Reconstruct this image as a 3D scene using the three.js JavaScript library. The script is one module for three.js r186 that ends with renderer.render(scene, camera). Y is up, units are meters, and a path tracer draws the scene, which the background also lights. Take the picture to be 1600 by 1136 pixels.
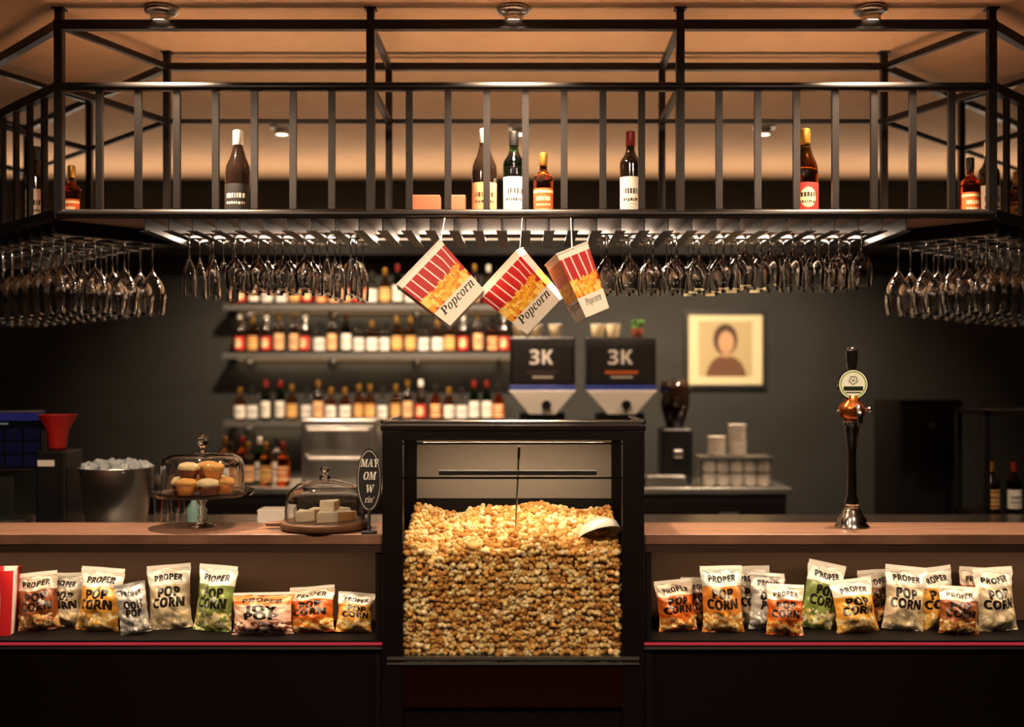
import * as THREE from 'three';
import { mergeGeometries } from 'three/addons/utils/BufferGeometryUtils.js';
import { RoundedBoxGeometry } from 'three/addons/geometries/RoundedBoxGeometry.js';
import { RectAreaLightUniformsLib } from 'three/addons/lights/RectAreaLightUniformsLib.js';
import { ImprovedNoise } from 'three/addons/math/ImprovedNoise.js';
RectAreaLightUniformsLib.init();

// ---------------------------------------------------------------- camera, exposure
const scene = new THREE.Scene();
scene.background = new THREE.Color(0, 0, 0);
const F = 1680;                                            // focal length in pixels of the 1600 x 1136 frame
const camera = new THREE.PerspectiveCamera(2 * Math.atan(568 / F) * 180 / Math.PI, 1600 / 1136, 0.05, 60);
const EYE = 1.6;
camera.position.set(0, EYE, 0);
camera.setViewOffset(1600, 1136, -21, -24, 1600, 1136);
camera.focus = 4.45; camera.userData.fStop = 0.75;
const renderer = new THREE.WebGLRenderer({ antialias: true });
renderer.toneMapping = THREE.LinearToneMapping;
renderer.toneMappingExposure = 1.0;
renderer.shadowMap.enabled = true;
const DOWN = 48, UPLIGHT = 55, NICHE = 38, WARMER = 95, SHELFLED = 30, RACKLED = 100, COVE = 120;   // strengths of the bar's own lamps
const at = (X, Y, d) => new THREE.Vector3((X - 821) * d / F, EYE - (Y - 592) * d / F, -d);
const px = (n, d) => n * d / F;

// ---------------------------------------------------------------- helpers
let seed = 12345;
const rnd = () => { seed = (seed * 1664525 + 1013904223) >>> 0; return seed / 4294967296; };
const rr = (a, b) => a + (b - a) * rnd();
const V = (x, y, z) => new THREE.Vector3(x, y, z);
const names = {};
function numbered(n) { if (!(n in names)) { names[n] = 0; return n; } names[n]++; return n + '_' + String(names[n]).padStart(3, '0'); }
function tag(o, label, category, group, kind) { o.userData.label = label; if (category) o.userData.category = category; if (group) o.userData.group = group; if (kind) o.userData.kind = kind; return o; }
function thing(name, label, category, p = [0, 0, 0], turn = 0, group) {
  const o = new THREE.Group(); o.name = numbered(name); scene.add(o);
  if (p.isVector3) o.position.copy(p); else o.position.set(...p);
  o.rotation.y = turn; return tag(o, label, category, group);
}
function clean(g) {
  g = g.index ? g.toNonIndexed() : g;
  for (const k of Object.keys(g.attributes)) if (!['position', 'normal', 'uv'].includes(k)) g.deleteAttribute(k);
  if (!g.attributes.uv) g.setAttribute('uv', new THREE.BufferAttribute(new Float32Array(g.attributes.position.count * 2), 2));
  g.clearGroups?.(); return g;
}
const merge = (list) => list.length === 1 ? list[0] : mergeGeometries(list.map(clean));
function part(name, g, m, parent, label) {
  const o = new THREE.Mesh(Array.isArray(g) ? merge(g) : g, m); o.name = name; o.castShadow = o.receiveShadow = true;
  if (parent) parent.add(o); else { o.name = numbered(name); scene.add(o); }
  if (label) o.userData.label = label; return o;
}
function copy(o, p, turn, label, group) {
  const c = o.clone(); c.name = numbered(o.name.replace(/_\d{3}$/, '')); scene.add(c);
  c.userData = { ...o.userData }; if (p) { p.isVector3 ? c.position.copy(p) : c.position.set(...p); } if (turn !== undefined) c.rotation.y = turn;
  if (label) c.userData.label = label; if (group) c.userData.group = group; return c;
}
function struct(name, g, m) { const o = part(name, g, m); o.userData.kind = 'structure'; return o; }
const bx = (w, h, d, x = 0, y = 0, z = 0, r = 0) => { const g = r ? new RoundedBoxGeometry(w, h, d, 2, r) : new THREE.BoxGeometry(w, h, d); g.translate(x, y, z); return g; };
function span(x0, x1, y0, y1, z0, z1, r = 0) { return bx(Math.abs(x1 - x0), Math.abs(y1 - y0), Math.abs(z1 - z0), (x0 + x1) / 2, (y0 + y1) / 2, (z0 + z1) / 2, r); }
function bar(a, b, w, h = w, r = 0) {                       // a square bar from a to b
  const L = a.distanceTo(b); const g = r ? new RoundedBoxGeometry(w, h, L, 2, r) : new THREE.BoxGeometry(w, h, L);
  const m = new THREE.Matrix4().lookAt(a, b, Math.abs(b.y - a.y) > 0.9 * L ? V(0, 0, 1) : V(0, 1, 0)); g.applyMatrix4(m); g.translate((a.x + b.x) / 2, (a.y + b.y) / 2, (a.z + b.z) / 2); return g;
}
function rod(a, b, r, r2 = r, n = 10) {
  const L = a.distanceTo(b), g = new THREE.CylinderGeometry(r2, r, L, n); g.translate(0, L / 2, 0);
  g.applyQuaternion(new THREE.Quaternion().setFromUnitVectors(V(0, 1, 0), b.clone().sub(a).normalize())); g.translate(a.x, a.y, a.z); return g;
}
const lathe = (pts, n = 28) => new THREE.LatheGeometry(pts.map(p => new THREE.Vector2(Math.max(p[0], 0.00001), p[1])), n);
const cyl = (r1, r2, h, x = 0, y = 0, z = 0, n = 28) => { const g = new THREE.CylinderGeometry(r1, r2, h, n); g.translate(x, y, z); return g; };
const tube = (pts, r, n = 24, k = 8, closed = false) => new THREE.TubeGeometry(new THREE.CatmullRomCurve3(pts, closed), n, r, k, closed);
const move = (g, x, y, z) => { g.translate(x, y, z); return g; };

const noise = new ImprovedNoise();
const fbm = (x, y, z) => noise.noise(x, y, z) + 0.5 * noise.noise(2 * x, 2 * y, 2 * z + 7) + 0.25 * noise.noise(4 * x, 4 * y, 4 * z + 13);
function tex(w, h, fn, srgb = true) {                       // fn(u, v) -> [r, g, b] 0..255
  const a = new Uint8Array(w * h * 4);
  for (let j = 0; j < h; j++) for (let i = 0; i < w; i++) { const c = fn(i / w, j / h), k = 4 * (j * w + i); for (let q = 0; q < 3; q++) a[k + q] = Math.max(0, Math.min(255, c[q])); a[k + 3] = 255; }
  const t = new THREE.DataTexture(a, w, h); t.magFilter = THREE.LinearFilter; t.minFilter = THREE.LinearMipmapLinearFilter; t.generateMipmaps = true;
  t.wrapS = t.wrapT = THREE.RepeatWrapping; if (srgb) t.colorSpace = THREE.SRGBColorSpace; t.needsUpdate = true; return t;
}
function canvasTex(w, h, draw) { const c = document.createElement('canvas'); c.width = w; c.height = h; draw(c.getContext('2d'), w, h); const t = new THREE.CanvasTexture(c); t.colorSpace = THREE.SRGBColorSpace; return t; }
const std = (color, roughness = 0.6, metalness = 0, extra = {}) => new THREE.MeshStandardMaterial({ color, roughness, metalness, ...extra });
const phys = (o) => new THREE.MeshPhysicalMaterial(o);

// ---------------------------------------------------------------- materials
const plaster = tex(256, 256, (u, v) => { const n = fbm(u * 9, v * 9, 1) * 5 + fbm(u * 40, v * 40, 2) * 3; return [196 + n, 160 + n, 124 + n]; });
plaster.repeat.set(3, 3);
const wallTex = tex(256, 256, (u, v) => { const n = fbm(u * 6, v * 6, 5) * 4 + fbm(u * 50, v * 50, 6) * 3; return [38 + n, 39 + n, 36 + n]; });
wallTex.repeat.set(3, 1.5);
const woodTex = tex(1024, 128, (u, v) => { const w = fbm(u * 3, v * 26 + 0.6 * fbm(u * 5, v * 3, 9), 3), f = fbm(u * 12, v * 120, 4); const n = 22 * w + 9 * f; return [112 + n, 80 + n * 0.85, 62 + n * 0.7]; });
const woodBump = tex(512, 128, (u, v) => { const n = 128 + 60 * fbm(u * 4, v * 60, 8); return [n, n, n]; }, false);
const M = {
  ceiling: std(0xffffff, 0.9, 0, { map: plaster }),
  wall: std(0xffffff, 0.85, 0, { map: wallTex }),
  floor: std(0x1a1310, 0.6),
  wood: phys({ map: woodTex, roughness: 0.42, clearcoat: 0.25, clearcoatRoughness: 0.3, bumpMap: woodBump, bumpScale: 0.0006 }),
  darkWood: std(0x2b1a10, 0.5),
  boardWood: std(0x5a3a22, 0.55),
  blackMetal: std(0x2a2624, 0.36, 0.75),
  blackPaint: phys({ color: 0x0b0505, roughness: 0.65, specularIntensity: 0.4 }),
  gloss: phys({ color: 0x0b0404, roughness: 0.5, specularIntensity: 0.3, clearcoat: 0.05, clearcoatRoughness: 0.2 }),
  panel: std(0xa88a78, 0.6),
  tan: std(0x5c432d, 0.7),
  chrome: std(0xd8d4cc, 0.14, 1),
  steel: std(0xb9b7b2, 0.32, 1),
  brushed: phys({ color: 0x3d1a16, roughness: 0.34, metalness: 0.9, anisotropy: 0.7 }),
  glass: phys({ color: 0xffffff, roughness: 0.0, transmission: 1, thickness: 0.01, ior: 1.5 }),
  pane: phys({ color: 0xf4f6f4, roughness: 0.02, transmission: 1, thickness: 0, ior: 1.45 }),
  white: std(0xe9e2d6, 0.5),
  cream: std(0xe6d3a8, 0.7),
  porcelain: phys({ color: 0xefe7da, roughness: 0.25, clearcoat: 0.5 }),
  rubber: std(0x0c0b0b, 0.8),
  red: std(0xa01712, 0.4),
  plastic: std(0x111012, 0.4),
};
const warm = (k) => new THREE.Color(1, 0.66 + 0.2 * k, 0.36 + 0.4 * k);
const glow = (r, g, b) => { const m = new THREE.MeshStandardMaterial({ color: 0x000000 }); m.emissive = new THREE.Color(r, g, b); m.emissiveIntensity = 1; return m; };

// ---------------------------------------------------------------- the room
const CEIL = 3.15;
struct('floor', span(-5, 5, -0.12, 0, 3.2, -8.6), M.floor);
struct('ceiling', span(-5, 5, CEIL, CEIL + 0.12, 3.2, -8.6), M.ceiling);
struct('wall_back', span(-5, 5, 0, CEIL, -8.36, -8.5), M.wall);
struct('wall_left', span(-5, -4.88, 0, CEIL, 3.1, -8.36), M.wall);
struct('wall_right', span(4.88, 5, 0, CEIL, 3.1, -8.36), M.wall);
struct('wall_front', span(-4.88, 4.88, 0, CEIL, 3.1, 3.2), M.wall);

// ceiling spots: a grid of surface-mounted gimbal lamps
const spotProto = (() => {
  const t = thing('ceiling_spotlight', 'x', 'ceiling light', [0, CEIL, 0], 0, 'gimbal ceiling spotlights above the bar');
  part('housing', lathe([[0.0, 0], [0.066, 0], [0.07, -0.006], [0.068, -0.02], [0.05, -0.024], [0.05, -0.012], [0, -0.012]]), M.steel, t, 'round metal ring against the ceiling');
  const h = part('lamp_head', lathe([[0, -0.012], [0.028, -0.014], [0.043, -0.03], [0.045, -0.058], [0.041, -0.06], [0.039, -0.045], [0, -0.04]]), M.chrome, t);
  part('lens', cyl(0.038, 0.038, 0.004, 0, -0.05, 0), glow(9, 6.6, 4.6), h, 'glowing lens');
  return t;
})();
const spotRows = [[4.49, [-1.52, -0.05, 1.44]], [6.58, [-1.49, -0.035, 1.46]], [2.4, [-1.52, -0.05, 1.44]], [0.3, [-1.52, -0.05, 1.44]]];
let firstSpot = true;
for (const [d, xs] of spotRows) for (const x of xs) {
  const where = d === 4.49 ? 'steel gimbal ceiling spotlight over the front rail of the bottle rack' : d === 6.58 ? 'small glowing ceiling spotlight seen through the black bottle rack' : 'steel gimbal ceiling spotlight over the guests\' side of the bar';
  const s = firstSpot ? spotProto : copy(spotProto); firstSpot = false; s.position.set(x, CEIL, -d); s.userData.label = where; s.userData.group = d === 4.49 ? 'spotlights over the rack' : d === 6.58 ? 'spotlights behind the rack' : 'spotlights over the guests';
  const L = new THREE.SpotLight(warm(0.35), DOWN * (d === 6.58 ? 0.8 : d < 3 ? 0.4 : 0.9), 0, 0.85, 0.7, 2); L.position.set(x, CEIL - 0.075, -d + (d === 4.49 ? 0.06 : 0)); L.target.position.set(x, d === 6.58 ? 1.1 : d === 2.4 ? 1.0 : 0, d === 6.58 ? -8.2 : d === 2.4 ? -4.4 : -d - 0.25);
  L.castShadow = true; L.shadow.radius = 3; scene.add(L, L.target);
}

// ---------------------------------------------------------------- the bottle rack hung over the bar
const ZF = -4.5, ZR = -5.1, XC = 1.95, XR = 1.70, YT = 3.079, YM = 2.821, YS = 2.29;
const rack = thing('hanging_bar_rack', 'black steel rack with bar railing and bottle shelf hung from ceiling', 'rack', [0, 0, 0]);
{
  const WL = 1.35;                                          // reach of the two angled wings
  const foot = (s) => [V(s * XC, 0, ZF), V(s * (XC + WL), 0, ZF - WL), V(s * XR, 0, ZR), V(s * (XR + WL), 0, ZR - WL)];
  const lift = (p, y) => V(p.x, y, p.z);
  const rails = (y, w, name, wr = w) => {
    part(name, name === 'top_rail' ? bar(V(-XC - w / 2, y, ZF), V(XC + w / 2, y, ZF), w, w, 0.004) : rod(V(-XC, y, ZF), V(XC, y, ZF), w / 2, w / 2, 24), M.blackMetal, rack);
    part(name, bar(V(-XR, y, ZR), V(XR, y, ZR), wr, wr, 0.003), M.blackMetal, rack);
    for (const s of [-1, 1]) { const [a, b, c, e] = foot(s); part(name, bar(lift(a, y), lift(b, y), w, w, 0.004), M.blackMetal, rack); part(name, bar(lift(c, y), lift(e, y), wr, wr, 0.003), M.blackMetal, rack); }
  };
  rails(YT, 0.04, 'top_rail', 0.034); rails(YM, 0.04, 'guard_rail', 0.02); rails(YS, 0.04, 'shelf_rail', 0.03);
  // ties from front to rear
  for (const [xa, xb] of [[-0.647, -0.647], [0.647, 0.647], [-XC, -XR], [XC, XR]]) for (const y of [YT, YM]) part('cross_tie', bar(V(xa, y, ZF), V(xb, y, ZR), 0.026, 0.026), M.blackMetal, rack);
  for (const s of [-1, 1]) for (const t of [0.62, 1.24]) for (const y of [YT, YM]) part('cross_tie', bar(V(s * (XC + t), y, ZF - t), V(s * (XR + t - 0.0), y, ZR - t), 0.026, 0.026), M.blackMetal, rack);
  // posts
  for (const x of [-0.647, 0.647, -XC, XC]) part('post', bar(V(x, YS, ZF), V(x, YT, ZF), 0.034), M.blackMetal, rack);
  for (const x of [-0.647, 0.647, -XR, XR]) part('post', bar(V(x, YS, ZR), V(x, YT, ZR), 0.03), M.blackMetal, rack);
  for (const s of [-1, 1]) for (const t of [0.62, 1.24]) { part('post', bar(V(s * (XC + t), YS, ZF - t), V(s * (XC + t), YT, ZF - t), 0.032), M.blackMetal, rack); part('post', bar(V(s * (XR + t), YS, ZR - t), V(s * (XR + t), YT, ZR - t), 0.03), M.blackMetal, rack); }
  for (const x of [-XC, -0.647, 0.647, XC]) part('ceiling_bracket', [bx(0.03, CEIL - YT, 0.03, x, (CEIL + YT) / 2, ZF), bx(0.05, 0.006, 0.05, x, CEIL - 0.003, ZF)], M.blackMetal, rack);
  for (const x of [-XR, XR]) part('ceiling_bracket', [bx(0.03, CEIL - YT, 0.03, x, (CEIL + YT) / 2, ZR), bx(0.05, 0.006, 0.05, x, CEIL - 0.003, ZR)], M.blackMetal, rack);
  // balusters
  const bal = bx(0.028, YM - YS - 0.04, 0.02, 0, (YM + YS) / 2, 0);
  for (let k = -11; k <= 11; k++) if (Math.abs(k) !== 4) { const o = part('baluster', bal, M.blackMetal, rack); o.position.set(k * 0.162, 0, ZF); }
  for (const s of [-1, 1]) for (let k = 1; k <= 11; k++) { const t = k * 0.162 * Math.SQRT1_2; const o = part('baluster', bal, M.blackMetal, rack); o.position.set(s * (XC + t), 0, ZF - t); o.rotation.y = s * Math.PI / 4; }
  // shelf boards
  const shelfShape = (pts) => { const s = new THREE.Shape(pts.map(p => new THREE.Vector2(p[0], p[1]))); const g = new THREE.ExtrudeGeometry(s, { depth: 0.012, bevelEnabled: false }); g.rotateX(-Math.PI / 2); return g; };
  const e = 0.015;
  part('shelf_board', move(shelfShape([[-XC, -ZF + e], [XC, -ZF + e], [XR, -ZR - e], [-XR, -ZR - e]]), 0, YS - 0.008, 0), M.panel, rack, 'pale shelf board between the black rails');
  for (const s of [-1, 1]) part('shelf_board', move(shelfShape([[s * XC, -ZF + e], [s * (XC + WL), -ZF + WL + e], [s * (XR + WL), -ZR + WL - e], [s * XR, -ZR - e]]), 0, YS - 0.008, 0), M.panel, rack, 'pale shelf board between the black rails');
  // glass hanger rails under the shelf
  const hr = merge([bx(0.044, 0.004, 0.56, 0, -0.06, 0), bx(0.005, 0.058, 0.56, 0, -0.03, 0)]);
  for (let k = -16; k <= 16; k++) { const o = part('hanger_rail', hr, M.blackMetal, rack); o.position.set(k * 0.1, YS - 0.008, (ZF + ZR) / 2); }
  for (const s of [-1, 1]) for (let k = 1; k <= 14; k++) { const t = k * 0.125 * Math.SQRT1_2; const o = part('hanger_rail', hr, M.blackMetal, rack); o.position.set(s * (XC + t - 0.21), YS - 0.008, ZF - t - 0.21); o.rotation.y = s * Math.PI / 4; }
}
// dark ledge high on the back wall with a cove strip that washes the ceiling
{
  const t = thing('cove_ledge', 'dark ledge high on the back wall with hidden light strip', 'ledge', [0, 2.53, -8.355]);
  part('board', span(-4.6, 4.6, 0, 0.02, 0, 0.34), M.blackPaint, t); part('lip', span(-4.6, 4.6, 0.02, 0.05, 0.325, 0.34), M.blackPaint, t);
  part('strip_lamp', span(-4.5, 4.5, 0.02, 0.03, 0.29, 0.31), glow(1.5, 1.05, 0.65), t);
  const L = new THREE.RectAreaLight(warm(0.45), COVE, 9, 0.02); L.position.set(0, 2.575, -8.05); L.lookAt(0, 2.575 + 0.5, -8.05 + 0.86); scene.add(L);
}
// light strip under the rear edge of the shelf, shining forward through the glasses
{
  const t = thing('glass_rack_lamp', 'thin warm light strip under the rear edge of the rack shelf', 'light strip', [0, YS - 0.03, ZR + 0.0]);
  part('channel', bx(3.3, 0.014, 0.012, 0, 0, 0.012), M.steel, t); part('diffuser', bx(3.3, 0.009, 0.003, 0, 0, 0.0195), glow(1.1, 0.78, 0.5), t);
  const L = new THREE.RectAreaLight(warm(0.5), RACKLED, 3.3, 0.012); L.position.set(0, YS - 0.03, ZR + 0.024); L.lookAt(0, YS - 0.33, ZR + 1.0); scene.add(L);
  for (const s of [-1, 1]) {
    const w = thing('glass_rack_lamp', s < 0 ? 'thin warm light strip under the rack wing over the terminal' : 'thin warm light strip under the rack wing by the tap', 'light strip', [s * (XR + 0.66), YS - 0.03, ZR - 0.66], s * -Math.PI / 4);
    w.rotation.y = s * -Math.PI / 4 * -1; part('channel', bx(1.8, 0.014, 0.012, 0, 0, 0.012), M.steel, w); part('diffuser', bx(1.8, 0.009, 0.003, 0, 0, 0.0195), glow(1.1, 0.78, 0.5), w);
    const n = V(s * Math.SQRT1_2, 0, Math.SQRT1_2), q = V(s * (XR + 0.66), YS - 0.03, ZR - 0.66).addScaledVector(n, 0.024); const R = new THREE.RectAreaLight(warm(0.5), RACKLED * 2, 1.8, 0.012); R.position.copy(q); R.lookAt(q.x + n.x, q.y - 0.3, q.z + n.z); scene.add(R);
  }
}
// light strip lying on the shelf behind the bottles, shining up at the ceiling
{
  const t = thing('shelf_light_strip', 'warm light strip lying along the rack shelf behind the bottles', 'light strip', [0, YS + 0.004, -4.97]);
  part('channel', [bx(3.3, 0.014, 0.004, 0, 0.007, 0.012), bx(3.3, 0.014, 0.004, 0, 0.007, -0.012), bx(3.3, 0.003, 0.024, 0, 0.0015, 0)], M.steel, t);
  part('diffuser', bx(3.3, 0.004, 0.018, 0, 0.008, 0), glow(3, 2, 1.1), t);
  const L = new THREE.RectAreaLight(warm(0.25), UPLIGHT, 3.3, 0.018); L.position.set(0, YS + 0.02, -4.97); L.lookAt(0, 10, -4.97); scene.add(L);
}

// ---------------------------------------------------------------- bar counter with lit snack niches
const TOPY = 0.9925, CF = -4.2, CB = -4.557, NCEIL = 0.9225, NFLOOR = 0.578;
const MX0 = (598 - 821) * 4.17 / F, MX1 = (1006 - 821) * 4.17 / F;       // popcorn warmer, outer width
for (const s of [-1, 1]) {
  const xi = s < 0 ? MX0 - 0.004 : MX1 + 0.004, xo = s * 3.4, x0 = Math.min(xi, xo), x1 = Math.max(xi, xo);
  const g = span(x0, x1, NCEIL + 0.03, TOPY, CF, CB, 0.003);
  { const p = g.attributes.position, u = g.attributes.uv; for (let i = 0; i < p.count; i++) u.setXY(i, p.getX(i) / 1.4 + 3, p.getZ(i) / 0.5 + 12); }
  const top = part('bar_worktop', g, M.wood); tag(top, s < 0 ? 'brown wooden bar top under the cake stand and the cloche' : 'brown wooden bar top carrying the tall beer tap', 'worktop');
  const t = thing('bar_counter', s < 0 ? 'dark bar counter with lit snack niche under the cake stand' : 'dark bar counter with lit snack niche under the beer tap', 'bar counter');
  part('fascia', [span(x0, x1, NCEIL - 0.002, NCEIL + 0.03, CF - 0.004, CF - 0.03), span(x0, x1, NCEIL, NCEIL + 0.03, CF - 0.03, CB)], M.darkWood, t);
  part('niche_back', span(x0, x1, NFLOOR, NCEIL, CB, CB - 0.02), M.tan, t, 'tan back panel of the niche');
  part('niche_floor', span(x0, x1, NFLOOR - 0.03, NFLOOR, CF - 0.002, CB), M.blackPaint, t);
  part('front_panel', span(x0, x1, 0.06, NFLOOR - 0.03, CF - 0.012, CF - 0.04), M.gloss, t);
  part('end_panel', span(s < 0 ? x1 - 0.03 : x0, s < 0 ? x1 : x0 + 0.03, 0, NCEIL, CF - 0.01, CB), M.blackPaint, t);
  part('plinth', span(x0, x1, 0, 0.06, CF - 0.08, CB), M.blackPaint, t);
  part('edge_trim', span(x0, x1, NFLOOR - 0.034, NFLOOR - 0.026, CF + 0.004, CF - 0.004), M.steel, t, 'thin metal edge trim');
  part('red_light_line', span(x0, x1, NFLOOR - 0.018, NFLOOR - 0.008, CF + 0.001, CF - 0.004), glow(0.42, 0.02, 0.035), t, 'thin red glowing line along the niche edge');
  part('niche_lamp', span(x0 + 0.05, x1 - 0.05, NCEIL - 0.008, NCEIL, CF - 0.05, CF - 0.065), glow(1.5, 1.0, 0.55), t, 'warm light strip under the fascia');
  const L = new THREE.RectAreaLight(warm(0.3), NICHE, x1 - x0 - 0.1, 0.02); L.position.set((x0 + x1) / 2, NCEIL - 0.012, CF - 0.057); L.lookAt((x0 + x1) / 2, 0.5, CF - 0.12); scene.add(L);
}

// ---------------------------------------------------------------- popcorn warmer
const WF = -4.15, WB = -4.72, GX0 = (630 - 821) * 4.17 / F, GX1 = (972 - 821) * 4.17 / F, WT = EYE - 65 * 4.15 / F, GB = EYE - 434 * 4.15 / F;
const wcx = (GX0 + GX1) / 2;
{
  const t = thing('popcorn_warmer', 'glass-fronted popcorn warmer filled with popcorn set into the bar', 'popcorn machine', [0, 0, 0]);
  for (const [a, b] of [[MX0, GX0], [GX1, MX1]]) part('side_post', [span(a, b, 0, WT - 0.04, WF, WF - 0.05, 0.004), span(a, b, 0, WT - 0.04, WB, WB + 0.05)], M.gloss, t);
  for (const [a, b] of [[MX0, MX0 + 0.008], [MX1 - 0.008, MX1]]) part('side_wall', span(a, b, 0, WT - 0.04, WF - 0.05, WB + 0.05), M.gloss, t);
  const roof = part('roof', span(MX0 - 0.006, MX1 + 0.006, WT - 0.04, WT - 0.018, WF + 0.004, WB, 0.004), M.gloss, t);
  part('top_tube', [rod(V(MX0, WT - 0.006, WF - 0.008), V(MX1, WT - 0.006, WF - 0.008), 0.008), rod(V(MX0, WT - 0.006, WF - 0.008), V(MX0, WT - 0.006, WB + 0.01), 0.008), rod(V(MX1, WT - 0.006, WF - 0.008), V(MX1, WT - 0.006, WB + 0.01), 0.008)], M.chrome, roof, 'chrome tube around the roof');
  part('header_panel', span(GX0, GX1, EYE - 96 * 4.15 / F, WT - 0.04, WF, WF - 0.01), M.gloss, t, 'dark header above the glass');
  part('glass_pane', span(GX0, GX1, GB, EYE - 96 * 4.15 / F, WF - 0.012, WF - 0.016), M.pane, t, 'clear front glass');
  part('glass_pane', span(GX0, GX1, NFLOOR + 0.5, WT - 0.04, WB + 0.016, WB + 0.012), phys({ color: 0x9c938a, roughness: 0.75, transmission: 0.4, thickness: 0 }), t, 'milky rear glass');
  part('rear_panel', span(GX0, GX1, 0.06, NFLOOR + 0.5, WB + 0.02, WB), M.blackPaint, t);
  const yA = EYE - 101 * 4.15 / F, yB = EYE - 155 * 4.15 / F, yC = EYE - 147 * 4.15 / F;
  part('flap_trim', [span(GX0, GX1, yA - 0.004, yA + 0.004, WF - 0.004, WF - 0.012), span(GX0, GX1, yB - 0.004, yB + 0.004, WF - 0.004, WF - 0.012)], M.chrome, t, 'thin chrome edges of the glass flap');
  part('flap_handle', span(GX0 + 0.14, GX1 - 0.1, yC - 0.008, yC + 0.01, WF + 0.012, WF - 0.01, 0.003), M.plastic, t, 'long black flap handle');
  part('base_trim', [span(MX0 + 0.02, MX1 - 0.02, GB - 0.012, GB, WF + 0.004, WF - 0.02), span(MX0 + 0.02, MX1 - 0.02, GB - 0.03, GB - 0.022, WF + 0.006, WF - 0.02)], M.steel, t, 'two thin steel trims under the glass');
  part('front_panel', span(GX0 - 0.02, GX1 + 0.02, 0.33, GB - 0.03, WF - 0.004, WF - 0.03), M.brushed, t, 'brushed dark metal front panel');
  part('bottom_tray', span(GX0, GX1, GB - 0.03, GB - 0.004, WF - 0.03, WB + 0.02), M.steel, t);
  part('plinth', span(MX0, MX1, 0, 0.32, WF - 0.02, WF - 0.06), M.gloss, t);
  part('warming_lamp', span(GX0 + 0.06, GX1 - 0.06, WT - 0.055, WT - 0.041, WF - 0.19, WF - 0.23), glow(2.2, 1.45, 0.75), t, 'warm tube lamp under the roof');
  const L = new THREE.RectAreaLight(warm(0.3), WARMER, GX1 - GX0 - 0.12, 0.035); L.position.set(wcx, WT - 0.062, WF - 0.21); L.lookAt(wcx, 0.9, WF - 0.205); scene.add(L);
}
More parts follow.
